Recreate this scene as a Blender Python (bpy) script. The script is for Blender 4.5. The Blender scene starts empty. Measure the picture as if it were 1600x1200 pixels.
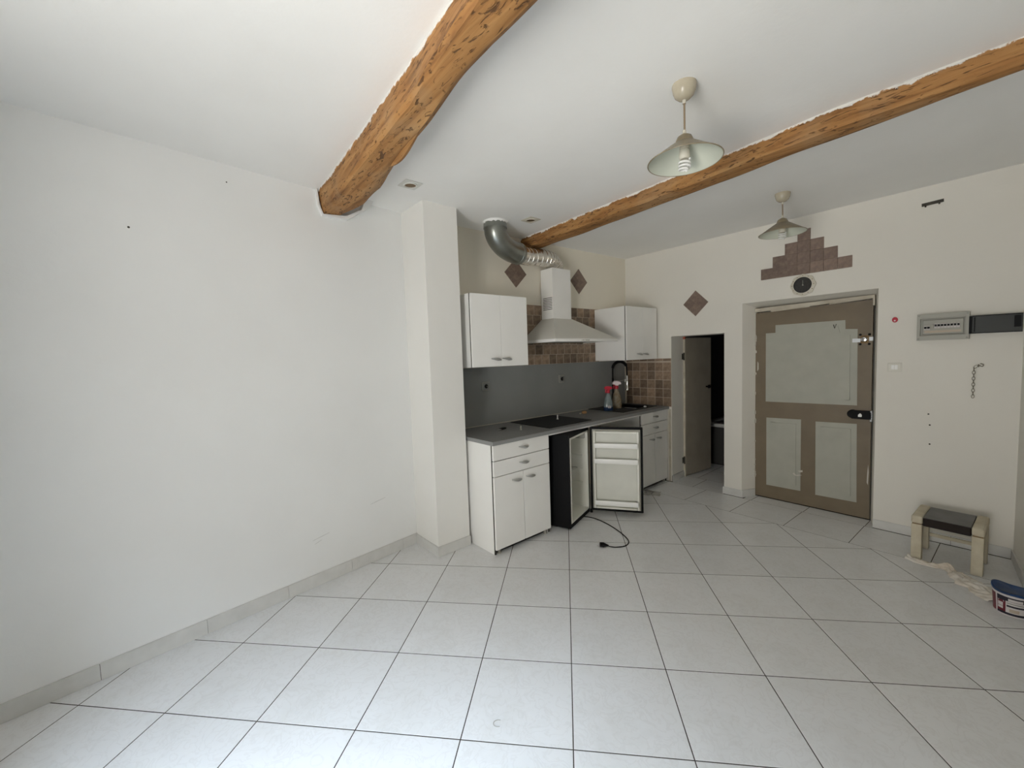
import bpy, bmesh, math, random
from mathutils import Vector, Matrix
random.seed(7)
SC = bpy.context.scene
COL = SC.collection
V = Vector

# ------------------------------------------------------------------ camera
cam_d = bpy.data.cameras.new('camera')
cam_d.sensor_fit = 'HORIZONTAL'; cam_d.sensor_width = 36.0
cam_d.lens = 36.0 * 640.4 / 1600.0
cam_d.clip_start = 0.02
cam = bpy.data.objects.new('camera', cam_d); COL.objects.link(cam)
_F = V((-0.755, 0.653, -0.0659)).normalized()
_R = V((0.655, 0.755, -0.0333)).normalized()
_U = _R.cross(_F).normalized(); _R = _F.cross(_U).normalized()
cam.matrix_world = Matrix(((_R.x, _U.x, -_F.x, 3.028), (_R.y, _U.y, -_F.y, -1.884), (_R.z, _U.z, -_F.z, 1.529), (0, 0, 0, 1)))
SC.camera = cam

# ------------------------------------------------------------------ sky, daylight, exposure
world = bpy.data.worlds.new('overcast_sky'); SC.world = world; world.use_nodes = True
world.node_tree.nodes['Background'].inputs[0].default_value = (0.80, 0.90, 1.0, 1)
world.node_tree.nodes['Background'].inputs[1].default_value = 0.6
SC.view_settings.view_transform = 'Standard'; SC.view_settings.look = 'None'
SC.view_settings.gamma = 1.0; SC.view_settings.use_curve_mapping = False
SC.view_settings.exposure = -1.64
SC.cycles.max_bounces = 8; SC.cycles.diffuse_bounces = 7; SC.cycles.glossy_bounces = 4
SC.cycles.sample_clamp_indirect = 6.0
SC.cycles.adaptive_threshold = 0.02

def area(name, loc, target, sx, sy, power, color):
    d = bpy.data.lights.new(name, 'AREA'); d.shape = 'RECTANGLE'; d.size = sx; d.size_y = sy
    d.energy = power; d.color = color
    o = bpy.data.objects.new(name, d); COL.objects.link(o); o.location = loc
    o.rotation_euler = (V(target) - V(loc)).to_track_quat('-Z', 'Y').to_euler()
    return o
# skylight falling through the open french window in the wall behind the photographer
area('window_facade_light', (3.5, -4.6, 0.45), (1.9, -0.9, 1.9), 3.4, 2.4, 1500, (0.99, 0.965, 0.91))
area('window_sky_light', (3.9, -5.6, 5.7), (2.5, -3.3, 1.4), 4.8, 3.0, 17000, (0.68, 0.83, 1.0))

# ------------------------------------------------------------------ mesh helpers
def newbm(): return bmesh.new()
def box(bm, x0, x1, y0, y1, z0, z1, M=None):
    vs = [bm.verts.new(p) for p in ((x0,y0,z0),(x1,y0,z0),(x1,y1,z0),(x0,y1,z0),(x0,y0,z1),(x1,y0,z1),(x1,y1,z1),(x0,y1,z1))]
    for f in ((3,2,1,0),(4,5,6,7),(0,1,5,4),(1,2,6,5),(2,3,7,6),(3,0,4,7)): bm.faces.new([vs[i] for i in f])
    if M is not None: bmesh.ops.transform(bm, matrix=M, verts=vs)
    return vs
def bbox(bm, x0, x1, y0, y1, z0, z1, r=0.003, seg=2, M=None):
    t = bmesh.new(); box(t, x0, x1, y0, y1, z0, z1)
    bmesh.ops.bevel(t, geom=list(t.edges), offset=r, segments=seg, profile=0.5, affect='EDGES')
    if M is not None: bmesh.ops.transform(t, matrix=M, verts=t.verts)
    me = bpy.data.meshes.new('t'); t.to_mesh(me); t.free(); bm.from_mesh(me); bpy.data.meshes.remove(me)
def prism(bm, poly, a0, a1, axis='z', inset=0.0):
    """poly of 2-D points extruded a0..a1 along axis ('z': xy, 'y': xz, 'x': yz)"""
    def P(p, a):
        return (p[0], p[1], a) if axis == 'z' else ((p[0], a, p[1]) if axis == 'y' else (a, p[0], p[1]))
    A = [bm.verts.new(P(p, a0)) for p in poly]; B = [bm.verts.new(P(p, a1)) for p in poly]
    n = len(poly); fs = [bm.faces.new(A), bm.faces.new(B)]
    for i in range(n): fs.append(bm.faces.new((A[i], A[(i+1)%n], B[(i+1)%n], B[i])))
    bmesh.ops.recalc_face_normals(bm, faces=fs)
    return A + B
def lathe(bm, prof, c=(0,0,0), seg=24, M=None, close=False):
    rings = []; allv = []
    for r, z in prof:
        if r < 1e-6: ring = [bm.verts.new((c[0], c[1], c[2]+z))]
        else: ring = [bm.verts.new((c[0]+r*math.cos(2*math.pi*i/seg), c[1]+r*math.sin(2*math.pi*i/seg), c[2]+z)) for i in range(seg)]
        rings.append(ring); allv += ring
    for a, b in zip(rings, rings[1:]):
        for i in range(seg):
            j = (i+1) % seg
            if len(a) == 1 and len(b) == 1: continue
            if len(a) == 1: bm.faces.new((a[0], b[j], b[i]))
            elif len(b) == 1: bm.faces.new((a[i], a[j], b[0]))
            else: bm.faces.new((a[i], a[j], b[j], b[i]))
    if M is not None: bmesh.ops.transform(bm, matrix=M, verts=allv)
    return allv
def tube(bm, pts, rad, seg=10, caps=True):
    pts = [V(p) for p in pts]; n = len(pts)
    rads = rad if isinstance(rad, (list, tuple)) else [rad]*n
    rings = []; up = None
    for i, p in enumerate(pts):
        t = (pts[min(i+1, n-1)] - pts[max(i-1, 0)]).normalized()
        if up is None:
            up = V((0,0,1)) if abs(t.z) < 0.9 else V((1,0,0))
        s = t.cross(up).normalized(); up = s.cross(t).normalized()
        rings.append([bm.verts.new(p + rads[i]*(math.cos(2*math.pi*k/seg)*s + math.sin(2*math.pi*k/seg)*up)) for k in range(seg)])
    for a, b in zip(rings, rings[1:]):
        for k in range(seg): bm.faces.new((a[k], a[(k+1)%seg], b[(k+1)%seg], b[k]))
    if caps: bm.faces.new(rings[0][::-1]); bm.faces.new(rings[-1])
def smooth_path(pts, n=8):
    pts = [V(p) for p in pts]; out = []
    for i in range(len(pts)-1):
        p0 = pts[max(i-1,0)]; p1 = pts[i]; p2 = pts[i+1]; p3 = pts[min(i+2,len(pts)-1)]
        for k in range(n):
            t = k/n
            out.append(0.5*((2*p1)+(-p0+p2)*t+(2*p0-5*p1+4*p2-p3)*t*t+(-p0+3*p1-3*p2+p3)*t**3))
    out.append(pts[-1]); return out
def mesh(bm, recalc=True):
    if recalc: bmesh.ops.recalc_face_normals(bm, faces=bm.faces)
    me = bpy.data.meshes.new('mesh'); bm.to_mesh(me); bm.free(); return me
def obj(name, bm, m, parent=None, smooth=False, me=None, recalc=True):
    if me is None: me = mesh(bm, recalc)
    me.name = name
    if m is not None and not me.materials: me.materials.append(m)
    if smooth:
        for p in me.polygons: p.use_smooth = True
        if smooth != 'all':
            try: me.set_sharp_from_angle(angle=math.radians(38))
            except Exception: pass
    o = bpy.data.objects.new(name, me); COL.objects.link(o)
    if parent is not None: o.parent = parent
    return o
def tag(o, label, cat, group=None):
    o['label'] = label; o['category'] = cat
    if group: o['group'] = group
    return o
def thing(name, label, cat, loc=(0,0,0), rotz=0.0, group=None):
    o = bpy.data.objects.new(name, None); COL.objects.link(o); o.empty_display_size = 0.1
    o.location = loc; o.rotation_euler = (0,0,rotz)
    return tag(o, label, cat, group)
def struct(o, label=None):
    o['kind'] = 'structure'
    if label: o['label'] = label
    return o

# ------------------------------------------------------------------ materials
def mat(name, col, rough=0.6, metal=0.0, var=0.0, vscale=6.0, bump=0.0, bscale=60.0, rnd=0.0, stretch=None, col2=None, coat=0.0, spec=0.5, alpha=1.0, trans=0.0, ior=1.45, emit=0.0):
    m = bpy.data.materials.new(name); m.use_nodes = True
    nt = m.node_tree; N = nt.nodes; L = nt.links; b = N['Principled BSDF']
    b.inputs['Base Color'].default_value = (*col, 1); b.inputs['Roughness'].default_value = rough
    b.inputs['Metallic'].default_value = metal; b.inputs['Specular IOR Level'].default_value = spec
    b.inputs['Coat Weight'].default_value = coat; b.inputs['Alpha'].default_value = alpha
    b.inputs['Transmission Weight'].default_value = trans; b.inputs['IOR'].default_value = ior
    tc = N.new('ShaderNodeTexCoord'); mp = N.new('ShaderNodeMapping'); L.new(tc.outputs['Object'], mp.inputs[0])
    if stretch: mp.inputs['Scale'].default_value = stretch
    cur = None
    if var > 0:
        n = N.new('ShaderNodeTexNoise'); n.inputs['Scale'].default_value = vscale; n.inputs['Detail'].default_value = 6; L.new(mp.outputs[0], n.inputs[0])
        r = N.new('ShaderNodeMapRange'); r.inputs[1].default_value = 0.3; r.inputs[2].default_value = 0.7; L.new(n.outputs[0], r.inputs[0])
        x = N.new('ShaderNodeMix'); x.data_type = 'RGBA'
        c2 = col2 if col2 else tuple(c*(1-var) for c in col)
        x.inputs[6].default_value = (*col, 1); x.inputs[7].default_value = (*c2, 1); L.new(r.outputs[0], x.inputs[0]); cur = x.outputs[2]
    if rnd > 0:
        oi = N.new('ShaderNodeObjectInfo'); r = N.new('ShaderNodeMapRange'); r.inputs[3].default_value = 1-rnd; r.inputs[4].default_value = 1+rnd*0.6
        L.new(oi.outputs['Random'], r.inputs[0])
        h = N.new('ShaderNodeHueSaturation'); L.new(r.outputs[0], h.inputs['Value'])
        if cur is not None: L.new(cur, h.inputs['Color'])
        else: h.inputs['Color'].default_value = (*col, 1)
        cur = h.outputs[0]
    if cur is not None: L.new(cur, b.inputs['Base Color'])
    if bump > 0:
        n = N.new('ShaderNodeTexNoise'); n.inputs['Scale'].default_value = bscale; n.inputs['Detail'].default_value = 5; L.new(mp.outputs[0], n.inputs[0])
        bp = N.new('ShaderNodeBump'); bp.inputs['Strength'].default_value = bump; bp.inputs['Distance'].default_value = 0.01
        L.new(n.outputs[0], bp.inputs['Height']); L.new(bp.outputs[0], b.inputs['Normal'])
    return m

def plaster(name, col, dirt, scuff=False):
    m = mat(name, col, rough=0.85, var=0.04, vscale=1.7, bump=0.06, bscale=45, spec=0.25)
    nt = m.node_tree; N = nt.nodes; L = nt.links; b = N['Principled BSDF']
    src = b.inputs['Base Color'].links[0].from_socket
    tc = N.new('ShaderNodeTexCoord')
    n = N.new('ShaderNodeTexNoise'); n.inputs['Scale'].default_value = 0.9; n.inputs['Detail'].default_value = 9; n.inputs['Roughness'].default_value = 0.65; L.new(tc.outputs['Object'], n.inputs[0])
    r = N.new('ShaderNodeMapRange'); r.inputs[1].default_value = 0.52; r.inputs[2].default_value = 0.78; r.inputs[4].default_value = 0.5; L.new(n.outputs[0], r.inputs[0])
    x = N.new('ShaderNodeMix'); x.data_type = 'RGBA'; L.new(r.outputs[0], x.inputs[0]); L.new(src, x.inputs[6]); x.inputs[7].default_value = (*dirt, 1)
    L.new(x.outputs[2], b.inputs['Base Color'])
    # slow trowel unevenness added to the fine grain
    n2 = N.new('ShaderNodeTexNoise'); n2.inputs['Scale'].default_value = 3.0; n2.inputs['Detail'].default_value = 3; L.new(tc.outputs['Object'], n2.inputs[0])
    bp2 = N.new('ShaderNodeBump'); bp2.inputs['Strength'].default_value = 0.10; bp2.inputs['Distance'].default_value = 0.02; L.new(n2.outputs[0], bp2.inputs['Height'])
    old = b.inputs['Normal'].links[0].from_node; L.new(bp2.outputs[0], old.inputs['Normal'])
    return m
M_wallL = plaster('white_wall_paint', (0.845, 0.85, 0.84), (0.79, 0.79, 0.77))
M_wallC = plaster('cream_wall_paint', (0.775, 0.75, 0.69), (0.70, 0.67, 0.60))
M_wallK = plaster('kitchen_wall_paint', (0.80, 0.755, 0.655), (0.72, 0.67, 0.56))
M_ceil = plaster('ceiling_paint', (0.90, 0.90, 0.885), (0.83, 0.82, 0.79))

def floor_tile_mat():
    m = mat('floor_tile_glaze', (0.78, 0.785, 0.785), rough=0.24, spec=0.5)
    nt = m.node_tree; N = nt.nodes; L = nt.links; b = N['Principled BSDF']
    tc = N.new('ShaderNodeTexCoord'); oi = N.new('ShaderNodeObjectInfo')
    add = N.new('ShaderNodeVectorMath'); add.operation = 'ADD'
    sc = N.new('ShaderNodeVectorMath'); sc.operation = 'SCALE'; sc.inputs[0].default_value = (17, 9, 5); L.new(oi.outputs['Random'], sc.inputs['Scale'])
    L.new(tc.outputs['Object'], add.inputs[0]); L.new(sc.outputs[0], add.inputs[1])
    n = N.new('ShaderNodeTexNoise'); n.inputs['Scale'].default_value = 13; n.inputs['Detail'].default_value = 7; n.inputs['Distortion'].default_value = 1.6; L.new(add.outputs[0], n.inputs[0])
    sub = N.new('ShaderNodeMath'); sub.operation = 'SUBTRACT'; sub.inputs[1].default_value = 0.5; L.new(n.outputs[0], sub.inputs[0])
    ab = N.new('ShaderNodeMath'); ab.operation = 'ABSOLUTE'; L.new(sub.outputs[0], ab.inputs[0])
    r = N.new('ShaderNodeMapRange'); r.inputs[1].default_value = 0.0; r.inputs[2].default_value = 0.045; r.inputs[3].default_value = 1.0; r.inputs[4].default_value = 0.0; L.new(ab.outputs[0], r.inputs[0])
    x = N.new('ShaderNodeMix'); x.data_type = 'RGBA'; x.inputs[6].default_value = (0.78, 0.785, 0.79, 1); x.inputs[7].default_value = (0.735, 0.735, 0.735, 1)
    L.new(r.outputs[0], x.inputs[0])
    # dust and scuffs
    n3 = N.new('ShaderNodeTexNoise'); n3.inputs['Scale'].default_value = 2.4; n3.inputs['Detail'].default_value = 8; n3.inputs['Roughness'].default_value = 0.7; L.new(tc.outputs['Object'], n3.inputs[0])
    r3 = N.new('ShaderNodeMapRange'); r3.inputs[1].default_value = 0.5; r3.inputs[2].default_value = 0.8; r3.inputs[4].default_value = 0.55; L.new(n3.outputs[0], r3.inputs[0])
    x2 = N.new('ShaderNodeMix'); x2.data_type = 'RGBA'; L.new(r3.outputs[0], x2.inputs[0]); L.new(x.outputs[2], x2.inputs[6]); x2.inputs[7].default_value = (0.60, 0.59, 0.56, 1)
    # fine dark specks
    vo = N.new('ShaderNodeTexVoronoi'); vo.inputs['Scale'].default_value = 9; L.new(tc.outputs['Object'], vo.inputs[0])
    rs = N.new('ShaderNodeMapRange'); rs.inputs[1].default_value = 0.035; rs.inputs[2].default_value = 0.06; rs.inputs[3].default_value = 0.6; rs.inputs[4].default_value = 0.0; L.new(vo.outputs['Distance'], rs.inputs[0])
    nz = N.new('ShaderNodeTexNoise'); nz.inputs['Scale'].default_value = 3.1; L.new(tc.outputs['Object'], nz.inputs[0])
    gt = N.new('ShaderNodeMath'); gt.operation = 'GREATER_THAN'; gt.inputs[1].default_value = 0.58; L.new(nz.outputs[0], gt.inputs[0])
    mu = N.new('ShaderNodeMath'); mu.operation = 'MULTIPLY'; L.new(rs.outputs[0], mu.inputs[0]); L.new(gt.outputs[0], mu.inputs[1])
    x3 = N.new('ShaderNodeMix'); x3.data_type = 'RGBA'; L.new(mu.outputs[0], x3.inputs[0]); L.new(x2.outputs[2], x3.inputs[6]); x3.inputs[7].default_value = (0.30, 0.29, 0.27, 1)
    h = N.new('ShaderNodeHueSaturation'); rv = N.new('ShaderNodeMapRange'); rv.inputs[3].default_value = 0.97; rv.inputs[4].default_value = 1.02
    L.new(oi.outputs['Random'], rv.inputs[0]); L.new(rv.outputs[0], h.inputs['Value']); L.new(x3.outputs[2], h.inputs['Color']); L.new(h.outputs[0], b.inputs['Base Color'])
    rr = N.new('ShaderNodeMapRange'); rr.inputs[3].default_value = 0.2; rr.inputs[4].default_value = 0.42; L.new(n3.outputs[0], rr.inputs[0]); L.new(rr.outputs[0], b.inputs['Roughness'])
    bp = N.new('ShaderNodeBump'); bp.inputs['Strength'].default_value = 0.05; bp.inputs['Distance'].default_value = 0.01; L.new(n.outputs[0], bp.inputs['Height']); L.new(bp.outputs[0], b.inputs['Normal'])
    return m
M_tile = floor_tile_mat()
M_grout = mat('dark_grout', (0.06, 0.05, 0.044), rough=0.9, var=0.3, vscale=30)
M_skirt = mat('skirting_tile', (0.66, 0.655, 0.63), rough=0.4, var=0.10, vscale=14, rnd=0.04)

def wood_mat():
    m = bpy.data.materials.new('rough_beam_wood'); m.use_nodes = True
    nt = m.node_tree; N = nt.nodes; L = nt.links; b = N['Principled BSDF']; b.inputs['Roughness'].default_value = 0.75; b.inputs['Specular IOR Level'].default_value = 0.25
    tc = N.new('ShaderNodeTexCoord')
    mp = N.new('ShaderNodeMapping'); mp.inputs['Scale'].default_value = (0.8, 11, 11); L.new(tc.outputs['Object'], mp.inputs[0])
    n = N.new('ShaderNodeTexNoise'); n.inputs['Scale'].default_value = 2.2; n.inputs['Detail'].default_value = 8; n.inputs['Distortion'].default_value = 0.6; L.new(mp.outputs[0], n.inputs[0])
    cr = N.new('ShaderNodeValToRGB'); e = cr.color_ramp.elements
    e[0].position = 0.22; e[0].color = (0.10, 0.042, 0.013, 1); e[1].position = 0.75; e[1].color = (0.42, 0.225, 0.082, 1)
    k = e.new(0.48); k.color = (0.30, 0.142, 0.046, 1); L.new(n.outputs[0], cr.inputs[0])
    # broad patches of paler, greyer wood
    n2 = N.new('ShaderNodeTexNoise'); n2.inputs['Scale'].default_value = 3.2; n2.inputs['Detail'].default_value = 5; L.new(tc.outputs['Object'], n2.inputs[0])
    r2 = N.new('ShaderNodeMapRange'); r2.inputs[1].default_value = 0.52; r2.inputs[2].default_value = 0.72; r2.inputs[4].default_value = 0.55; L.new(n2.outputs[0], r2.inputs[0])
    x = N.new('ShaderNodeMix'); x.data_type = 'RGBA'; L.new(r2.outputs[0], x.inputs[0]); L.new(cr.outputs[0], x.inputs[6]); x.inputs[7].default_value = (0.36, 0.245, 0.135, 1)
    # short adze cuts and checks, dark
    mp3 = N.new('ShaderNodeMapping'); mp3.inputs['Scale'].default_value = (3.0, 9, 14); mp3.inputs['Rotation'].default_value = (0.0, 0.3, 0.55); L.new(tc.outputs['Object'], mp3.inputs[0])
    n3 = N.new('ShaderNodeTexNoise'); n3.inputs['Scale'].default_value = 4.2; n3.inputs['Detail'].default_value = 5; n3.inputs['Distortion'].default_value = 1.6; L.new(mp3.outputs[0], n3.inputs[0])
    r3 = N.new('ShaderNodeMapRange'); r3.inputs[1].default_value = 0.575; r3.inputs[2].default_value = 0.66; r3.inputs[4].default_value = 0.85; L.new(n3.outputs[0], r3.inputs[0])
    x3 = N.new('ShaderNodeMix'); x3.data_type = 'RGBA'; L.new(r3.outputs[0], x3.inputs[0]); L.new(x.outputs[2], x3.inputs[6]); x3.inputs[7].default_value = (0.075, 0.035, 0.014, 1)
    # splashes of ceiling paint left along the joint with the plaster
    sp = N.new('ShaderNodeSeparateXYZ'); L.new(tc.outputs['Object'], sp.inputs[0])
    n4 = N.new('ShaderNodeTexNoise'); n4.inputs['Scale'].default_value = 9; n4.inputs['Detail'].default_value = 8; n4.inputs['Roughness'].default_value = 0.75; L.new(tc.outputs['Object'], n4.inputs[0])
    ma = N.new('ShaderNodeMath'); ma.operation = 'MULTIPLY_ADD'; ma.inputs[1].default_value = 0.10; L.new(n4.outputs[0], ma.inputs[0]); L.new(sp.outputs['Z'], ma.inputs[2])
    r4 = N.new('ShaderNodeMapRange'); r4.inputs[1].default_value = 2.737; r4.inputs[2].default_value = 2.742; L.new(ma.outputs[0], r4.inputs[0])
    x4 = N.new('ShaderNodeMix'); x4.data_type = 'RGBA'; L.new(r4.outputs[0], x4.inputs[0]); L.new(x3.outputs[2], x4.inputs[6]); x4.inputs[7].default_value = (0.74, 0.72, 0.68, 1)
    L.new(x4.outputs[2], b.inputs['Base Color'])
    mm = N.new('ShaderNodeMath'); mm.operation = 'SUBTRACT'; L.new(n.outputs[0], mm.inputs[0]); L.new(r3.outputs[0], mm.inputs[1])
    bp = N.new('ShaderNodeBump'); bp.inputs['Strength'].default_value = 0.6; bp.inputs['Distance'].default_value = 0.012; L.new(mm.outputs[0], bp.inputs['Height']); L.new(bp.outputs[0], b.inputs['Normal'])
    return m
M_wood = wood_mat()
M_stone = mat('brown_stone_tile', (0.33, 0.235, 0.16), rough=0.5, var=0.6, vscale=20, col2=(0.17, 0.115, 0.078), bump=0.25, bscale=70, rnd=0.45)
M_stoneP = mat('mauve_stone_tile', (0.25, 0.18, 0.14), rough=0.6, var=0.5, vscale=24, col2=(0.145, 0.098, 0.077), bump=0.25, bscale=80, rnd=0.22)
M_jointd = mat('dark_tile_joint', (0.23, 0.175, 0.14), rough=0.9)
M_joint = mat('pale_tile_joint', (0.46, 0.38, 0.30), rough=0.9)
M_white = mat('white_laminate', (0.89, 0.885, 0.86), rough=0.42, var=0.03, vscale=5)
M_gapring = mat('gap_shade_and_hob_ring', (0.06, 0.057, 0.052), rough=0.8, spec=0.2)  # near-black stands for shade in the cabinet gaps; also colours the hob rings
M_dark = mat('dark_gap_shade', (0.02, 0.02, 0.02), rough=0.9)  # black for the shaded gap under the base cabinets
M_silver = mat('brushed_silver', (0.50, 0.50, 0.49), rough=0.35, metal=0.85)
M_chrome = mat('chrome', (0.80, 0.80, 0.80), rough=0.12, metal=1.0)
M_top = mat('grey_worktop', (0.225, 0.222, 0.212), spec=0.3, rough=0.6, var=0.25, vscale=120)
M_topedge = mat('grey_worktop_edge', (0.24, 0.24, 0.235), rough=0.5)
M_splash = mat('grey_splash_panel', (0.225, 0.228, 0.220), spec=0.3, rough=0.55, var=0.10, vscale=3)
M_black = mat('black_plastic', (0.007, 0.007, 0.0075), rough=0.55, spec=0.12)
M_blackg = mat('black_glass', (0.018, 0.018, 0.02), rough=0.5, spec=0.05, var=0.5, vscale=7, col2=(0.03, 0.029, 0.028))
M_sink = mat('black_composite', (0.030, 0.028, 0.027), spec=0.15, rough=0.7, var=0.4, vscale=9, col2=(0.05, 0.047, 0.043))
M_liner = mat('fridge_liner', (0.78, 0.78, 0.74), rough=0.35, var=0.10, vscale=4, col2=(0.70, 0.69, 0.61))
M_liner2 = mat('aged_shaded_fridge_panel', (0.68, 0.68, 0.62), rough=0.4, var=0.10, vscale=5)  # aged plastic, greyed further to put the recess shade into its colour
M_bin = mat('white_bin_plastic', (0.88, 0.88, 0.86), rough=0.3)
M_hood = mat('hood_enamel', (0.70, 0.69, 0.64), rough=0.35, var=0.04, vscale=4)
M_galv = mat('galvanised_steel', (0.33, 0.34, 0.31), rough=0.33, metal=0.9, var=0.25, vscale=9)
M_alu = mat('aluminium_hose', (0.84, 0.80, 0.73), rough=0.27, metal=0.95, var=0.1, vscale=12)
M_lamp = mat('aged_lamp_enamel', (0.27, 0.225, 0.15), rough=0.35, var=0.35, vscale=16, col2=(0.19, 0.15, 0.09))
M_lampin = mat('lamp_inner_enamel', (0.58, 0.60, 0.51), rough=0.45, var=0.08, vscale=6)
M_cup = mat('aged_ivory_cup', (0.50, 0.44, 0.33), rough=0.25, var=0.25, vscale=12)
M_switch = mat('ivory_switch', (0.70, 0.68, 0.61), rough=0.4)
M_chain = mat('dull_chain_steel', (0.20, 0.18, 0.14), rough=0.5, metal=0.4)
M_bulb = mat('bulb_glass_white', (0.85, 0.85, 0.83), rough=0.3)
M_cord = mat('brown_cord', (0.22, 0.16, 0.10), rough=0.7)
M_cream = mat('aged_cream_plastic', (0.62, 0.58, 0.49), rough=0.45, var=0.12, vscale=10)
M_creamp = mat('aged_cream_paint', (0.56, 0.52, 0.43), rough=0.6, var=0.3, vscale=9, col2=(0.42, 0.37, 0.29), bump=0.2, bscale=30)
M_taupe = mat('taupe_door_paint', (0.175, 0.134, 0.085), rough=0.5, var=0.14, vscale=7, bump=0.08, bscale=40)
M_taupe2 = mat('taupe_bath_door_paint', (0.34, 0.30, 0.24), rough=0.5, var=0.14, vscale=6)
M_panel = mat('grey_panel_paint', (0.40, 0.395, 0.335), rough=0.55, var=0.10, vscale=8, bump=0.08, bscale=50)
M_chip = mat('chipped_white_paint', (0.55, 0.52, 0.46), rough=0.8)
M_brass = mat('tarnished_brass', (0.16, 0.10, 0.045), rough=0.45, metal=0.6)
M_steel = mat('zinc_plate', (0.62, 0.64, 0.66), rough=0.45, metal=0.3)
M_greyp = mat('grey_plastic', (0.33, 0.32, 0.275), rough=0.45)
M_greyd = mat('grey_plastic_dark', (0.25, 0.25, 0.22), rough=0.5)
M_smoke = mat('smoked_cover', (0.030, 0.032, 0.029), rough=0.35, spec=0.2)
M_rust = mat('rusty_dark_metal', (0.06, 0.055, 0.045), rough=0.6, metal=0.5)
M_red = mat('red_plastic', (0.42, 0.012, 0.03), rough=0.4)
M_stool = mat('cream_stool', (0.60, 0.55, 0.43), rough=0.75, var=0.22, vscale=12, col2=(0.46, 0.40, 0.29), bump=0.2, bscale=60)
M_seat = mat('dark_brown_seat', (0.018, 0.012, 0.010), rough=0.6, spec=0.2)
M_seattop = mat('worn_grey_seat_top', (0.085, 0.08, 0.075), rough=0.32, var=0.6, vscale=9, col2=(0.03, 0.026, 0.024))
M_cloth = mat('dirty_white_rag', (0.86, 0.835, 0.785), rough=0.95, var=0.5, vscale=7, col2=(0.60, 0.52, 0.42))
M_blue = mat('blue_lid', (0.012, 0.05, 0.16), rough=0.35, var=0.5, vscale=14)
M_tubw = mat('white_tub', (0.55, 0.55, 0.53), rough=0.3)
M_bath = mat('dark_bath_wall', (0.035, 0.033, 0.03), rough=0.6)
M_maroon = mat('maroon_print', (0.13, 0.015, 0.025), rough=0.4)
M_navy = mat('dark_navy_print', (0.015, 0.012, 0.022), rough=0.4)
M_lbl = mat('pale_print', (0.60, 0.56, 0.55), rough=0.5)
M_pink = mat('white_pink_plastic', (0.78, 0.68, 0.70), rough=0.4)
M_bottle = mat('clear_bluish_bottle', (0.30, 0.36, 0.37), rough=0.15, trans=0.35, var=0.3, vscale=30)
M_bluel = mat('blue_liquid', (0.012, 0.03, 0.085), rough=0.2)
M_amber = mat('clear_amber_bottle', (0.36, 0.31, 0.23), rough=0.2, trans=0.3, var=0.5, vscale=35, col2=(0.22, 0.15, 0.08))
M_film = mat('crumpled_film', (0.45, 0.42, 0.37), rough=0.25, trans=0.5, alpha=0.75)
M_orange = mat('orange_sponge', (0.42, 0.24, 0.11), rough=0.95, bump=0.5, bscale=120)

# ------------------------------------------------------------------ room frame
ZC = 2.70
def xl(y): return -0.062 - 0.137*(y + 0.30)          # left wall line (bows towards the camera end)
def xr(y): return 3.20 - 0.077*(y - 2.50)            # right wall line
KA = math.atan(0.043)
def kw(s, o): return (-0.075 + 0.043*s + o, s - 0.043*o)     # point along / off the kitchen wall
def yd(x): return 2.641 - 0.0262*x                   # door wall line
DA = math.atan(0.0262)
YR = -3.10                                            # wall behind the camera

# floor: grout bed with every tile laid in it
bm = newbm(); prism(bm, [(-0.45,-3.5),(4.1,-3.5),(4.1,4.6),(-0.45,4.6)], -0.12, -0.0007)
floor = struct(obj('floor', bm, M_grout))
def clip(poly, a, b, c):                              # keep a*x+b*y>=c
    out = []
    for i in range(len(poly)):
        p, q = poly[i], poly[(i+1) % len(poly)]
        dp = a*p[0]+b*p[1]-c; dq = a*q[0]+b*q[1]-c
        if dp >= 0: out.append(p)
        if dp*dq < 0:
            t = dp/(dp-dq); out.append((p[0]+t*(q[0]-p[0]), p[1]+t*(q[1]-p[1])))
    return out
def shrink(poly, d):
    n = len(poly); out = []
    A = sum(poly[i][0]*poly[(i+1)%n][1]-poly[(i+1)%n][0]*poly[i][1] for i in range(n))
    s = 1 if A > 0 else -1
    L = []
    for i in range(n):
        p, q = V(poly[i]), V(poly[(i+1)%n]); t = (q-p).normalized(); nn = V((-t.y, t.x))*s
        L.append((p+nn*d, t))
    for i in range(n):
        p, t = L[i-1]; q, u = L[i]
        den = t.x*u.y - t.y*u.x
        if abs(den) < 1e-6: out.append((q.x, q.y)); continue
        k = ((q-p).x*u.y - (q-p).y*u.x)/den; r = p + t*k; out.append((r.x, r.y))
    return out
def clean(poly):
    out = []
    for p in poly:
        if not out or (V(p)-V(out[-1])).length > 0.004: out.append(p)
    if len(out) > 1 and (V(out[0])-V(out[-1])).length < 0.004: out.pop()
    return out
def area2(poly): return 0.5*abs(sum(poly[i][0]*poly[(i+1)%len(poly)][1]-poly[(i+1)%len(poly)][0]*poly[i][1] for i in range(len(poly))))
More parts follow.
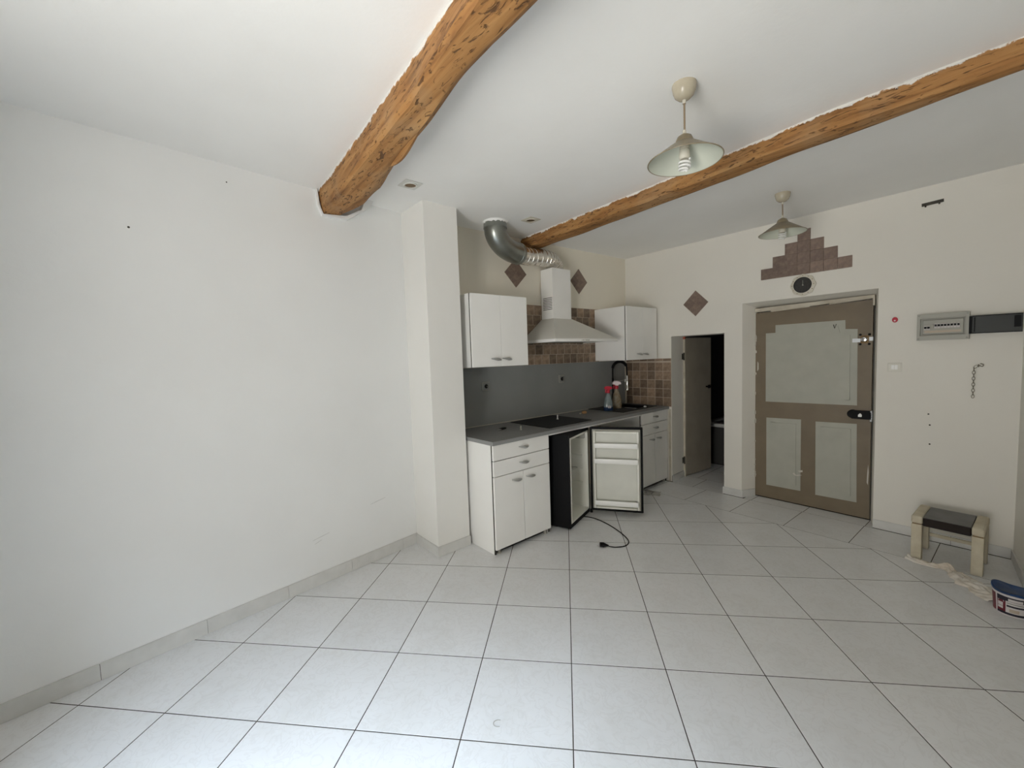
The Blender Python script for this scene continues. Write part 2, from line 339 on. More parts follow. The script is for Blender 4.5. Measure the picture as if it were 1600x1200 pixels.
def lay_tile(poly, parent, m=M_tile, joint=0.0023, zt=0.0):
    poly = clean(poly)
    if len(poly) < 3 or area2(poly) < 0.0012: return
    c = V((sum(p[0] for p in poly)/len(poly), sum(p[1] for p in poly)/len(poly)))
    loc = [(p[0]-c.x, p[1]-c.y) for p in poly]
    A = shrink(loc, joint); B = shrink(loc, joint+0.0008)
    bm = newbm(); n = len(A)
    v0 = [bm.verts.new((p[0],p[1],-0.009)) for p in A]; v1 = [bm.verts.new((p[0],p[1],-0.0005)) for p in A]; v2 = [bm.verts.new((p[0],p[1],0)) for p in B]
    for a, b in ((v0,v1),(v1,v2)):
        for i in range(n): bm.faces.new((a[i],a[(i+1)%n],b[(i+1)%n],b[i]))
    bm.faces.new(v2); bm.faces.new(v0[::-1])
    o = obj('floor_tile', bm, m, parent); o.location = (c.x, c.y, zt); return o
GO = V((2.0228, -0.7621)); E1 = V((0.7466, 0.6652))*0.45; E2 = V((-0.6652, 0.7466))*0.45
BAND = lambda x: 2.180 - 0.0385*x
for i in range(-10, 9):
    for j in range(-10, 9):
        q = [GO+E1*i+E2*j, GO+E1*(i+1)+E2*j, GO+E1*(i+1)+E2*(j+1), GO+E1*i+E2*(j+1)]
        p = [(v.x, v.y) for v in q]
        p = clip(p, -0.0385, -1, -2.180)               # up to the border band by the door wall
        if len(p) >= 3: p = clip(p, 1, 0, -0.10)
        if len(p) >= 3: p = clip(p, 0, 1, YR-0.02)
        if len(p) >= 3: p = clip(p, -1, -0.077, -(3.20+0.077*2.5)-0.005)
        if len(p) >= 3 and max(v[0]-xl(min(v[1], -0.3)) for v in p) > 0.02: lay_tile(p, floor)
jx = [0.03] + [0.59 + 0.4455*k for k in range(6)] + [3.24]
for a, b in zip(jx, jx[1:]):
    lay_tile([(a+0.0, BAND(a)), (b, BAND(b)), (b+0.025, yd(b)-0.022), (a+0.025, yd(a)-0.022)], floor)
for a, b in ((1.44,1.512),(1.512,1.957),(1.957,2.40),(2.40,2.45)):     # threshold strip in the door recess
    lay_tile([(a, yd(a)-0.022), (b, yd(b)-0.022), (b+0.01, yd(b)+0.16), (a+0.01, yd(a)+0.16)], floor)
for a, b in ((0.655,0.905),(0.905,1.235)):                             # bathroom floor
    lay_tile([(a, yd(a)-0.022), (b, yd(b)-0.022), (b, 2.95), (a, 2.95)], floor)
for a, b in ((0.5,0.8),(0.8,1.25),(1.25,1.36)):
    for c, d in ((2.95,3.35),(3.35,3.72)): lay_tile([(a,c),(b,c),(b,d),(a,d)], floor)

# ceiling
bm = newbm(); box(bm, -0.6, 4.1, -3.5, 4.6, ZC, ZC+0.15)
ceiling = struct(obj('ceiling', bm, M_ceil))

# left wall (slab outside the line), pillar, kitchen wall
bm = newbm(); prism(bm, [(xl(-0.20), -0.20), (xl(YR-0.2), YR-0.2), (xl(YR-0.2)-0.3, YR-0.2), (xl(-0.2)-0.3, -0.20)], -0.02, ZC)
wall_left = struct(obj('wall_left', bm, M_wallL))
bm = newbm(); prism(bm, [(-0.36,-0.325),(0.29,-0.325),(0.29,-0.03),(-0.36,-0.03)], -0.02, ZC)
wall_pillar = struct(obj('wall_pillar', bm, plaster('pillar_paint', (0.82, 0.81, 0.775), (0.75, 0.73, 0.68))))
bm = newbm(); box(bm, -0.30, 0.0, -0.04, 2.75, -0.02, ZC)
wall_kitchen = struct(obj('wall_kitchen', bm, M_wallK)); wall_kitchen.location = (*kw(0,0),0); wall_kitchen.rotation_euler = (0,0,-KA)
KINV = Matrix.Rotation(KA,4,'Z') @ Matrix.Translation((-kw(0,0)[0],-kw(0,0)[1],0))   # world to kitchen-wall coordinates

# door wall: bathroom opening and splayed entrance recess
def dwp(bm, poly, z0, z1): prism(bm, [(x, yd(x)+d) for x, d in poly], z0, z1)
bm = newbm(); T = 0.30
dwp(bm, [(-0.3,0),(0.648,0),(0.648,T),(-0.3,T)], -0.02, ZC)
dwp(bm, [(0.648,0),(1.240,0),(1.240,T),(0.648,T)], 1.703, ZC)
dwp(bm, [(1.240,0),(1.415,0),(1.488,0.165),(1.488,T),(1.240,T)], -0.02, ZC)
# lintel over the recess with a sloping soffit
vs = [(1.415,0,1.985),(2.447,0,1.985),(2.447,0,ZC),(1.415,0,ZC),(1.415,T,1.925),(2.447,T,1.925),(2.447,T,ZC),(1.415,T,ZC)]
vv = [bm.verts.new((x, yd(x)+d, z)) for x,d,z in vs]
for f in ((0,1,2,3),(7,6,5,4),(0,4,5,1),(1,5,6,2),(2,6,7,3),(3,7,4,0)): bm.faces.new([vv[i] for i in f])
dwp(bm, [(2.447,0),(3.6,0),(3.6,T),(2.412,T),(2.412,0.165)], -0.02, ZC)
dwp(bm, [(1.415,0.24),(2.46,0.24),(2.46,T),(1.415,T)], -0.02, 1.96)
wall_door = struct(obj('wall_door', bm, M_wallC))
# right wall
bm = newbm(); prism(bm, [(xr(2.7),2.7),(xr(2.7)+0.3,2.7),(xr(-3.8)+0.3,-3.8),(xr(-3.8),-3.8)], -0.02, ZC)
wall_right = struct(obj('wall_right', bm, M_wallC))
# rear wall with an open french window
bm = newbm(); WX0, WX1, WZ0, WZ1 = 1.95, 3.12, 0.10, 2.42
for x0,x1,z0,z1 in ((0.2,WX0,-0.02,ZC),(WX1,3.95,-0.02,ZC),(WX0,WX1,-0.02,WZ0),(WX0,WX1,WZ1,ZC)): box(bm, x0,x1,YR-0.4,YR,z0,z1)
wall_rear = struct(obj('wall_rear', bm, plaster('rear_wall_paint', (0.30,0.28,0.25), (0.24,0.22,0.19))))
bm = newbm()
for x0,x1,z0,z1 in ((WX0,WX0+0.05,WZ0,WZ1),(WX1-0.05,WX1,WZ0,WZ1),(WX0+0.05,WX1-0.05,WZ0,WZ0+0.05),(WX0+0.05,WX1-0.05,WZ1-0.05,WZ1)): box(bm, x0,x1,YR-0.37,YR-0.31,z0,z1)
struct(obj('window_1', bm, M_white))
# bathroom shell
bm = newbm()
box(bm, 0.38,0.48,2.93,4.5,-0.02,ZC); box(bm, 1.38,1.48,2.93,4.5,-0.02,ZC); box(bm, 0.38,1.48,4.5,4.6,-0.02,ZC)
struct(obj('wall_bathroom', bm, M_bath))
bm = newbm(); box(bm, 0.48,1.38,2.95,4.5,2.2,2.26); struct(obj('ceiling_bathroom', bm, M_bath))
bt = thing('bathtub', 'white bathtub half hidden in the dark bathroom doorway', 'bathtub', (0.93,4.08,0))
bm = newbm(); 
for x0,x1,y0,y1 in ((-0.44,0.44,-0.36,-0.28),(-0.44,0.44,0.30,0.38),(-0.44,-0.34,-0.28,0.30),(0.34,0.44,-0.28,0.30)): bbox(bm, x0,x1,y0,y1,0.50,0.55,0.012)
obj('rim', bm, M_tubw, bt, True)
bm = newbm(); box(bm, -0.34,0.34,-0.28,0.30,0.15,0.17)
for x0,x1,y0,y1 in ((-0.36,0.36,-0.30,-0.28),(-0.36,0.36,0.30,0.32),(-0.36,-0.34,-0.28,0.30),(0.34,0.36,-0.28,0.30)): box(bm, x0,x1,y0,y1,0.15,0.52)
obj('basin', bm, M_tubw, bt)
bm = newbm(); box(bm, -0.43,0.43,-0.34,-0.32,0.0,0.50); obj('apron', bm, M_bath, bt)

# skirting boards, one object for each length of tile
def skirt(name, pts, h, joints=0.44, start=0.0, side=1):
    """pts: polyline on the floor, the room lies on the right of its direction when side=1"""
    root = None
    for (a, b) in zip(pts, pts[1:]):
        a, b = V(a), V(b); d = b-a; Ln = d.length; t = d.normalized(); n = V((t.y,-t.x))*side
        cuts = [0.0]; x = start if start > 0.02 else joints
        while x < Ln-0.03: cuts.append(x); x += joints
        cuts.append(Ln); start = 0.0
        for c0, c1 in zip(cuts, cuts[1:]):
            p, q = a+t*(c0+0.001), a+t*(c1-0.001)
            bm = newbm(); w = 0.011
            prism(bm, [(p.x,p.y),(q.x,q.y),(q.x+n.x*w,q.y+n.y*w),(p.x+n.x*w,p.y+n.y*w)], 0.0005, h-0.003)
            prism(bm, [(p.x,p.y),(q.x,q.y),(q.x+n.x*w*.7,q.y+n.y*w*.7),(p.x+n.x*w*.7,p.y+n.y*w*.7)], h-0.003, h)
            if root is None:
                rb = newbm(); prism(rb, [(V(pts[0])).to_tuple(), (V(pts[1])).to_tuple(), (V(pts[1])+n*0.006).to_tuple(), (V(pts[0])+n*0.006).to_tuple()], 0.0, h-0.004)
                root = struct(obj(name, rb, M_grout))
            obj('skirting_tile', bm, M_skirt, root)
    return root
skirt('baseboard_left', [(xl(-3.095),-3.095),(xl(-0.326),-0.326)], 0.085, 0.436, 0.037)
skirt('baseboard_pillar_side', [(xl(-0.326),-0.3255),(0.3005,-0.3255)], 0.078, 0.44)
skirt('baseboard_pillar', [(0.2905,-0.336),(0.2905,-0.028)], 0.078, 0.44)
skirt('baseboard_bathroom_jamb', [(0.6485,yd(.65)+0.0),(0.6485,2.905)], 0.075, 0.6)
skirt('baseboard_jamb', [(1.228,yd(1.23)-0.0005),(1.426,yd(1.42)-0.0005)], 0.075, 0.6)
skirt('baseboard_recess', [(1.4155,yd(1.42)-0.008),(1.4845,yd(1.49)+0.15)], 0.075, 0.6)
skirt('baseboard_door', [(2.447,yd(2.447)-0.0005),(3.187,yd(3.19)-0.0005)], 0.072, 0.45)
skirt('baseboard_right', [(xr(2.52)-0.001,2.53),(xr(-3.05)-0.001,-3.05)], 0.072, 0.45)

# ------------------------------------------------------------------ beams
from mathutils import noise
def beam(name, label, stations, zb_l, zb_r, seed):
    """stations: (x, y_left_top, y_left_arris, y_right_arris, y_right_top)"""
    bm = newbm(); rings = []
    xs = []; 
    for s0, s1 in zip(stations, stations[1:]):
        n = max(2, int((s1[0]-s0[0])/0.045))
        for k in range(n):
            t = k/n; xs.append(tuple(s0[i]+(s1[i]-s0[i])*t for i in range(len(s0))))
    xs.append(stations[-1])
    for (x, a, b, c, d, zl, zr) in xs:
        def nz(k, amp, f=3.0): return amp*noise.noise(V((x*f+seed*7.3, k*3.1, seed)))
        prof = [(a, ZC+0.01), (a+0.25*(b-a)+nz(1,.007), ZC-0.25*(ZC-zl)), (a+0.7*(b-a)+nz(2,.008), ZC-0.66*(ZC-zl)), (b+nz(3,.008), zl+0.016+nz(9,.006)),
                (b+0.014+nz(3,.008), zl+nz(4,.006)), (b+0.33*(c-b), zl+0.35*(zr-zl)-0.003+nz(5,.007)), (b+0.66*(c-b), zl+0.7*(zr-zl)-0.004+nz(6,.007)), (c-0.03+nz(7,.012), zr+nz(8,.006)),
                (c+nz(7,.014), zr+0.022+nz(8,.006)), (c+0.5*(d-c)+nz(10,.01), zr+0.5*(ZC-zr)), (d, ZC+0.01)]
        rings.append([bm.verts.new((x, y, z)) for y, z in prof])
    for p, q in zip(rings, rings[1:]):
        for k in range(len(p)-1): bm.faces.new((p[k], p[k+1], q[k+1], q[k]))
        bm.faces.new((p[-1], p[0], q[0], q[-1]))
    bm.faces.new(rings[0]); bm.faces.new(rings[-1][::-1])
    return tag(obj(name, bm, M_wood, None, True), label, 'beam')
b1 = beam('ceiling_beam', 'thick rough-hewn wooden ceiling beam ending in the bare white left wall',
     [(0.02,-0.975,-0.955,-0.80,-0.66,2.548,2.565),(0.30,-0.985,-0.965,-0.775,-0.70,2.548,2.548),(0.62,-1.00,-0.995,-0.795,-0.74,2.55,2.545),(0.80,-1.005,-1.01,-0.835,-0.78,2.55,2.55),
      (1.00,-1.02,-1.03,-0.862,-0.82,2.55,2.55),(1.47,-1.045,-1.048,-0.918,-0.88,2.552,2.55),(1.92,-1.075,-1.118,-0.962,-0.93,2.552,2.55),(2.4,-1.12,-1.16,-0.975,-0.94,2.55,2.55),(3.52,-1.2,-1.25,-1.02,-1.0,2.55,2.55)], 0, 0, 1)
b2 = beam('ceiling_beam', 'slimmer wooden ceiling beam running from the silver exhaust duct past the lamps', 
     [(-0.05,0.945,0.945,1.13,1.17,2.60,2.60),(0.6,0.905,0.895,1.085,1.12,2.60,2.60),(1.36,0.85,0.828,1.02,1.06,2.60,2.60),(2.0,0.785,0.765,0.94,0.98,2.60,2.60),(2.5,0.728,0.708,0.885,0.93,2.60,2.60),(3.1,0.738,0.72,0.83,0.88,2.60,2.60),(3.34,0.74,0.73,0.82,0.87,2.60,2.60)], 0, 0, 5)
# split flake hanging off the thick beam, plaster collar at its wall end
bm = newbm(); fl = [(0.93,-0.872,2.566),(1.05,-0.880,2.560),(1.22,-0.905,2.560),(1.42,-0.935,2.566)]
tube(bm, smooth_path(fl,4), [0.006+0.016*math.sin(math.pi*min(1,(i+0.6)/12)) for i in range(13)], 8)
obj('split_flake', bm, M_wood, b1, True)
bm = newbm()
prism(bm, [(-0.69,2.62),(-0.80,2.555),(-0.955,2.540),(-0.978,2.60),(-0.985,2.699),(-0.994,2.699),(-0.988,2.59),(-0.962,2.530),(-0.79,2.535),(-0.64,2.64),(-0.60,2.699),(-0.66,2.699)], -0.02, 0.060, 'x')
obj('plaster_collar', bm, M_wallL, b1)

# ------------------------------------------------------------------ tiles on the walls
tile_bm = newbm(); bbox(tile_bm, -0.0485,0.0485,-0.004,0.004,-0.0485,0.0485,0.0022,1); tile_me = mesh(tile_bm); tile_me.materials.append(M_stone)
tileP_bm = newbm(); bbox(tileP_bm, -0.0488,0.0488,-0.005,0.005,-0.0488,0.0488,0.002,1); tileP_me = mesh(tileP_bm); tileP_me.materials.append(M_stoneP)
def put_tile(me, parent, loc, rot, sx=1.0, sz=1.0):
    o = bpy.data.objects.new('wall_tile', me); COL.objects.link(o); o.parent = parent; o.location = loc; o.rotation_euler = rot; o.scale = (sx,1,sz); return o
R90 = -math.pi/2 - KA  # tile plane turned to the kitchen wall
# kitchen wall band between the wall cabinets
bm = newbm(); p = [kw(0.64,0.0),kw(2.10,0.0),kw(2.10,0.004),kw(0.64,0.004)]; prism(bm, p, 1.44, 2.052)
grout_k = obj('tile_splashback', bm, M_joint, wall_kitchen); grout_k.matrix_parent_inverse = KINV
pat = [[0]*20 for _ in range(6)]
for r in range(6):
    z = 1.491 + r*0.1020
    s = 0.695 + (0.02 if r % 2 else 0.0); 
    while s < 2.06:
        w = 1.0 if random.random() < 0.8 else 1.0
        x, y = kw(s, 0.0016); o = put_tile(tile_me, grout_k, (x, y, z), (random.uniform(-.01,.01), 0, R90 + random.uniform(-.012,.012)), 1.06, 1.02); s += 0.1075
# door wall patch under the right wall cabinet
bm = newbm(); prism(bm, [(0.035,yd(.03)),(0.647,yd(.645)),(0.647,yd(.645)-0.004),(0.035,yd(.03)-0.004)], 0.885, 1.452)
grout_d = obj('tile_splashback', bm, M_joint, wall_door)
for r in range(6):
    z = 0.940 + r*0.1035; hz = 1.0
    if r == 5: z = 1.437; hz = 0.27
    for c in range(6):
        x = 0.595 - c*0.1035
        if x < 0.07: continue
        put_tile(tile_me, grout_d, (x, yd(x)-0.0016, z), (random.uniform(-.01,.01), 0, -DA+random.uniform(-.01,.01)), 1.03, 1.03*hz)
# diamonds of four tiles
def diamond(name, wall, centre, nrm, rotz):
    b = newbm(); d = 0.139
    ux = V((math.cos(rotz), math.sin(rotz), 0)); c = V(centre)
    P = [c+ux*d, c+V((0,0,d)), c-ux*d, c-V((0,0,d))]
    A = [b.verts.new(p) for p in P]; B = [b.verts.new(p+V(nrm)*0.004) for p in P]
    b.faces.new(A); b.faces.new(B[::-1])
    for i in range(4): b.faces.new((A[i],A[(i+1)%4],B[(i+1)%4],B[i]))
    g = obj(name, b, M_jointd, wall)
    for k in range(4):
        a = k*math.pi/2; q = c + V(nrm)*0.0005 + (ux*math.cos(a) + V((0,0,math.sin(a))))*0.0702
        o = put_tile(tileP_me, g, q, (0,0,0)); o.rotation_euler = (Matrix.Rotation(rotz,3,'Z') @ Matrix.Rotation(math.pi/4,3,'Y')).to_euler()
    return g
kx = V((math.cos(-KA), math.sin(-KA), 0))
for s, z in ((0.862,2.352),(1.777,2.350)):
    x, y = kw(s, 0.0); diamond('tile_diamond', wall_kitchen, (x,y,z), kx, math.pi/2-KA).matrix_parent_inverse = KINV
diamond('tile_diamond', wall_door, (0.937,yd(.937),2.046), (0,-1,0), -DA)
bm = newbm()
for r in range(4): prism(bm, [(1.587+0.0986*r, yd(1.9)), (2.277-0.0986*r, yd(1.9)), (2.277-0.0986*r, yd(1.9)-0.005), (1.587+0.0986*r, yd(1.9)-0.005)], 2.187+r*0.0995, 2.187+(r+1)*0.0995)
pyr = obj('tile_pyramid', bm, M_stoneP, wall_door)
for r in range(4):
    for c in range(7-2*r):
        x = 1.587+0.0986*(r+c+0.5); put_tile(tileP_me, pyr, (x, yd(x)-0.0025, 2.187+(r+0.5)*0.0995), (0,random.uniform(-.008,.008),-DA), 0.995, 1.005)
# nail holes and specks in the left wall, skid marks
def speck(wall, c, n, r=0.006):
    b = newbm(); q = V(n).to_track_quat('Z','Y').to_matrix().to_4x4(); lathe(b, [(0,0.004),(r*0.6,0.003),(r,0)], seg=8, M=Matrix.Translation(c) @ q); return obj('nail_hole', b, M_rust, wall)
for y, z, q in ((-1.94,2.25,0.0055),(-1.50,2.60,0.004)): speck(wall_left, (xl(y),y,z), (1,0.13,0), q)
for x, z in ((2.755,0.985),(2.764,0.901),(2.767,0.753)): speck(wall_door, (x,yd(x),z), (0,-1,0), 0.006)

# ------------------------------------------------------------------ kitchen: cabinets
def handle_mesh():
    b = newbm(); n = 14; L_ = 0.052
    top=[]; 
    for i in range(n+1):
        t = i/n*2-1; y = t*L_; bulge = 0.024*(1-t*t)**0.6; sag = -0.006*t
        w = 0.0035 + 0.009*(1-abs(t)**1.5)
        top.append([b.verts.new((bulge, y, sag + w)), b.verts.new((bulge+0.006, y, sag)), b.verts.new((bulge, y, sag - w)), b.verts.new((bulge-0.004, y, sag))])
    for p, q in zip(top, top[1:]):
        for k in range(4): b.faces.new((p[k],p[(k+1)%4],q[(k+1)%4],q[k]))
    b.faces.new(top[0]); b.faces.new(top[-1][::-1])
    me = mesh(b); me.materials.append(M_silver); return me
HM = handle_mesh()
def add_handle(front, x, y, z, flip=1):
    o = obj('handle', None, None, front, True, me=HM); o.location = (x, y, z); o.scale = (1, flip, 1); return o
def front_panel(name, root, x, y0, y1, z0, z1):
    b = newbm(); bbox(b, x-0.018, x, y0, y1, z0, z1, 0.0012, 1); o = obj(name, b, M_white, root); return o
def base_cabinet(label, y0, y1, xb, xf, hw, foot_back=0.0):
    W = y1-y0
    t = thing('base_cabinet', label, 'cabinet', (0, y0, 0), 0, 'white base cabinets under the worktop')
    xc = xf-0.027
    b = newbm(); box(b, xb, xc, 0, 0.016, 0, 0.862); box(b, xb, xc, W-0.016, W, 0, 0.862); box(b, xb, xb+0.005, 0.016, W-0.016, 0.09, 0.862)
    box(b, xb+0.005, xc, 0.016, W-0.016, 0.09, 0.106); box(b, xb+0.005, xc, 0.016, W-0.016, 0.84, 0.862); box(b, xb+0.005,xc-0.002,0.016,W-0.016,0.606,0.616)
    obj('body', b, M_white, t)
    b = newbm()
    for a, e in ((0.0005,0.016),(W-0.016,W-0.0005)): box(b, xc, xc+0.0075, a, e, 0, 0.862)
    box(b, xc, xc+0.0075, 0.016, W-0.016, 0.09, 0.862)
    obj('edge_strip', b, M_gapring, t)  # dark filler paints shade into the gap behind the fronts
    b = newbm(); box(b, xc-0.030, xc-0.018, 0.016, W-0.016, 0.0, 0.090); obj('shade_plinth', b, M_dark, t)  # black board set forward, its colour standing for shade under the doors
    g = 0.0030
    for z0, z1 in ((0.738,0.860),(0.614,0.735)):
        d = front_panel('drawer', t, xf, g, W-g, z0+g*.5, z1-g*.5); add_handle(d, xf, W/2+0.01, (z0+z1)/2+0.005, 1)
    for k in range(2):
        a = g if k == 0 else W/2+g; e = W/2-g if k == 0 else W-g
        d = front_panel('door', t, xf, a, e, 0.040, 0.610); add_handle(d, xf, (W/2-0.072) if k == 0 else (W/2+0.078), 0.552)
    for yy in (0.05, W-0.05):
        b = newbm(); lathe(b, [(0,0),(0.018,0),(0.018,0.006),(0.010,0.010),(0.010,0.088)], (xc-0.001,yy,0.001), 12); obj('foot', b, M_greyp, t, True)
    return t
base_cabinet('white base cabinet with drawers standing against the white pillar', 0.0, 0.610, -0.03, 0.602, 0.6)
base_cabinet('white base cabinet with drawers between open fridge door and bathroom doorway', 2.062, 2.612, 0.05, 0.60, 0.55)

# worktop (built round the sink cut-out), its front rail and end strip
wt = thing('worktop', 'long dark grey laminate worktop over the white base cabinets', 'worktop', (0,0,0))
ZT0, ZT = 0.863, 0.893
b = newbm(); X0 = lambda y: -0.073+0.043*y+0.001
def slab(y0, y1, xa0, xa1, xb): prism(b, [(xa0,y0),(xb,y0),(xb,y1),(xa1,y1)], ZT0, ZT)
slab(-0.012, 2.19, X0(-.012), X0(2.19), 0.617); slab(2.47, 2.622, X0(2.47), X0(2.622), 0.617)
prism(b, [(X0(2.19),2.19),(0.12,2.19),(0.12,2.47),(X0(2.47),2.47)], ZT0, ZT); box(b, 0.45,0.617,2.19,2.47,ZT0,ZT)
obj('slab', b, M_top, wt)
b = newbm(); box(b, 0.617,0.619,-0.012,2.622,ZT0,ZT-0.0015); box(b, 0.29,0.617,-0.0135,-0.012,ZT0,ZT-0.0015); obj('edge_strip', b, M_topedge, wt)
b = newbm(); box(b, 0.575,0.592,0.625,2.055,0.8435,0.862); obj('front_rail', b, M_white, wt)
b = newbm(); x0,y0 = kw(0.0,0.012); x1,y1 = kw(2.60,0.012); tube(b, [(x0,y0,ZT+0.002),(x1,y1,ZT+0.002)], 0.0045, 6); obj('sealant_bead', b, M_creamp, wt)

# grey splash panel
b = newbm(); box(b, 0.0005,0.010,-0.015,2.60,ZT+0.001,1.440)
_sp = tag(obj('splash_panel', b, M_splash), 'plain dark grey splash panel on the wall behind the worktop', 'splash panel')
_sp.location = (*kw(0,0),0); _sp.rotation_euler = (0,0,-KA)
b = newbm(); x,y = kw(2.592,0.014); box(b, x-0.005,x+0.006,y-0.005,y+0.006,ZT+0.001,1.440); tag(obj('corner_strip', b, M_creamp), 'thin pale corner strip between grey splash panel and brown wall tiles', 'trim strip')
def socket(s, z, label):
    t = thing('wall_socket', label, 'socket', (*kw(s,0.010), z), -KA, 'grey sockets on the splash panel')
    b = newbm(); bbox(b, 0.0,0.009,-0.043,0.043,-0.043,0.043,0.003,2); obj('frame', b, M_greyd, t, True)
    b = newbm(); bbox(b, 0.008,0.012,-0.032,0.032,-0.032,0.032,0.002,2); obj('plate', b, M_splash, t, True)
    b = newbm(); My = Matrix.Rotation(math.pi/2,4,'Y'); lathe(b, [(0.0,0.0125),(0.016,0.0125),(0.018,0.013),(0.020,0.013),(0.020,0.011)], seg=20, M=My); obj('well', b, M_black, t, True)
    b = newbm(); lathe(b, [(0,0.026),(0.004,0.025),(0.005,0.013)], (0,0.0,0), 10, My); obj('earth_pin', b, M_chrome, t, True)
socket(0.445, 1.262, 'grey wall socket on splash panel below the left wall cabinet')
socket(1.452, 1.272, 'grey wall socket on splash panel below the range hood')

# wall cabinets
def wall_cabinet(label, s0, s1, depth, z0, z1):
    W = s1-s0; t = thing('wall_cabinet', label, 'cabinet', (*kw(s0,0.0), z0), -KA, 'white wall cabinets either side of the hood'); H = z1-z0
    xc = depth-0.026
    b = newbm(); box(b, 0.010,xc,0,0.016,0,H); box(b, 0.010,xc,W-0.016,W,0,H); box(b, 0.010,xc,0.016,W-0.016,0,0.016); box(b, 0.010,xc,0.016,W-0.016,H-0.016,H); box(b, 0.010,0.016,0.016,W-0.016,0.016,H-0.016); box(b,0.016,xc-.01,0.016,W-.016,H/2-.008,H/2+.008)
    obj('body', b, M_white, t)
    b = newbm(); box(b, xc,xc+0.0065,0.0005,W-0.0005,0.0005,H-0.0005); obj('edge_strip', b, M_gapring, t)  # dark sheet carries the shade of the gap behind the doors
    for k in range(2):
        a = 0.002 if k == 0 else W/2+0.0015; e = W/2-0.0015 if k == 0 else W-0.002
        d = front_panel('door', t, depth, a, e, 0.0015, H-0.0015); add_handle(d, depth, (W/2-0.058) if k == 0 else (W/2+0.058), 0.062)
wall_cabinet('white two-door wall cabinet between the pillar and the range hood', 0.062, 0.655, 0.395, 1.452, 2.052)
wall_cabinet('white two-door wall cabinet in the corner above the sink', 2.028, 2.612, 0.452, 1.450, 2.042)

# ------------------------------------------------------------------ range hood
hd = thing('range_hood', 'pale chimney range hood between the two wall cabinets', 'range hood', (*kw(0.0,0.012),0), -KA)
b = newbm()
def ring(o0,o1,s0,s1,z): return [(o0,s0,z),(o1,s0,z),(o1,s1,z),(o0,s1,z)]
cs0, cs1, co = 1.188, 1.450, 0.172
R0 = ring(0,0.470,0.915,1.822,1.681); R1 = ring(0,0.468,0.917,1.820,1.688); R2 = ring(0,co+0.004,cs0-0.004,cs1+0.004,1.903)
vr = [[b.verts.new(p) for p in r] for r in (R0,R1,R2)]
for p,q in zip(vr,vr[1:]):
    for k in range(4): b.faces.new((p[k],p[(k+1)%4],q[(k+1)%4],q[k]))
b.faces.new(vr[2])
obj('canopy', b, M_hood, hd)
b = newbm(); 
for x0,x1,y0,y1 in ((0.462,0.476,0.909,1.828),(0.0,0.462,0.909,0.921),(0.0,0.462,1.816,1.828)): bbox(b, x0,x1,y0,y1,1.655,1.683,0.003,2)
obj('rim', b, M_white, hd, True)
b = newbm(); box(b, 0.012,0.462,0.921,1.816,1.662,1.668); obj('filter', b, M_greyd, hd)
b = newbm(); box(b, 0.0,co,cs0,cs1,1.903,2.41); obj('chimney', b, M_white, hd)
for k in range(8):
    b = newbm(); z = 2.115-0.0165*k; box(b, 0.028,co-0.012,cs0-0.0012,cs0+0.001,z-0.0028,z+0.0028); obj('vent_slot', b, M_black, hd)
b = newbm(); bbox(b, 0.4755,0.478,1.26,1.38,1.661,1.677,0.001,1); cp = obj('control_strip', b, M_liner, hd)
b = newbm(); 
for k in range(5): box(b, 0.4778,0.4795,1.315+0.012*k,1.322+0.012*k,1.666,1.672)
box(b, 0.4778,0.4785,1.275,1.297,1.667,1.671); obj('button_row', b, M_greyd, cp)

# exhaust duct: steel elbow out of the ceiling, ribbed hose into the chimney
dt = thing('exhaust_duct', 'silver ribbed exhaust duct curving from ceiling into the hood chimney', 'duct', (0,0,0))
DR = 0.096
cx, cy = 0.215, 0.415
A_ = V((cx,cy,2.70)); B_ = V((0.135,0.80,2.495)); C_ = V((0.085,1.15,2.512)); D_ = V((0.075,1.335,2.400))
b = newbm(); lathe(b, [(DR+0.006,2.641),(DR+0.006,2.645),(DR+0.004,2.648),(DR+0.004,2.70)], (cx,cy,0), 28); obj('collar', b, M_galv, dt, True)
b = newbm(); el = [(cx,cy,2.66),(cx,cy,2.635)]
dirh = (B_-A_); dirh.z = 0; dl = dirh.length-0.02; dirh.normalize()
for k in range(1,11):
    a = k/10*math.pi/2; rr = 0.15; rh = dl-0.10
    el.append(tuple(V((cx,cy,2.635)) + dirh*(rh*(1-math.cos(a))) + V((0,0,-rr*math.sin(a)))))
el.append(tuple(V(el[-1])+dirh*0.05)); el = smooth_path(el, 3)
tube(b, el, DR, 28); obj('elbow', b, M_galv, dt, True)
E0 = V(el[-1])
b = newbm(); tube(b, [E0-dirh*0.03,E0-dirh*0.026,E0+dirh*0.010,E0+dirh*0.012], [DR,DR+0.004,DR+0.004,DR-0.005], 28); obj('joint_ring', b, M_galv, dt, True)
b = newbm(); hp = smooth_path([E0-dirh*0.01, E0+dirh*0.16, V((0.105,1.10,E0.z+0.018)), V((0.090,1.235,E0.z+0.012)), V((0.083,1.305,2.452)), V((0.081,1.318,2.4125))], 34)
rad = [0.083-(0.0075 if i % 11 == 0 else (0.0008 if i % 11 in (1,10) else 0.0)) for i in range(len(hp))]
tube(b, hp, rad, 28); obj('hose', b, M_alu, dt, True)
b = newbm(); random.seed(3)
pr = [(DR+0.004,2.684)]; n=40; vo=[];vi=[]
for k in range(n):
    a=2*math.pi*k/n; r_=DR+0.010+0.016*abs(noise.noise(V((math.cos(a)*2,math.sin(a)*2,1)))) ; z=2.690-0.022*abs(noise.noise(V((math.cos(a)*3,math.sin(a)*3,4))))
    vo.append(b.verts.new((cx+r_*math.cos(a),cy+r_*math.sin(a),2.6995))); vi.append(b.verts.new((cx+(DR+0.003)*math.cos(a),cy+(DR+0.003)*math.sin(a),z-0.006)))
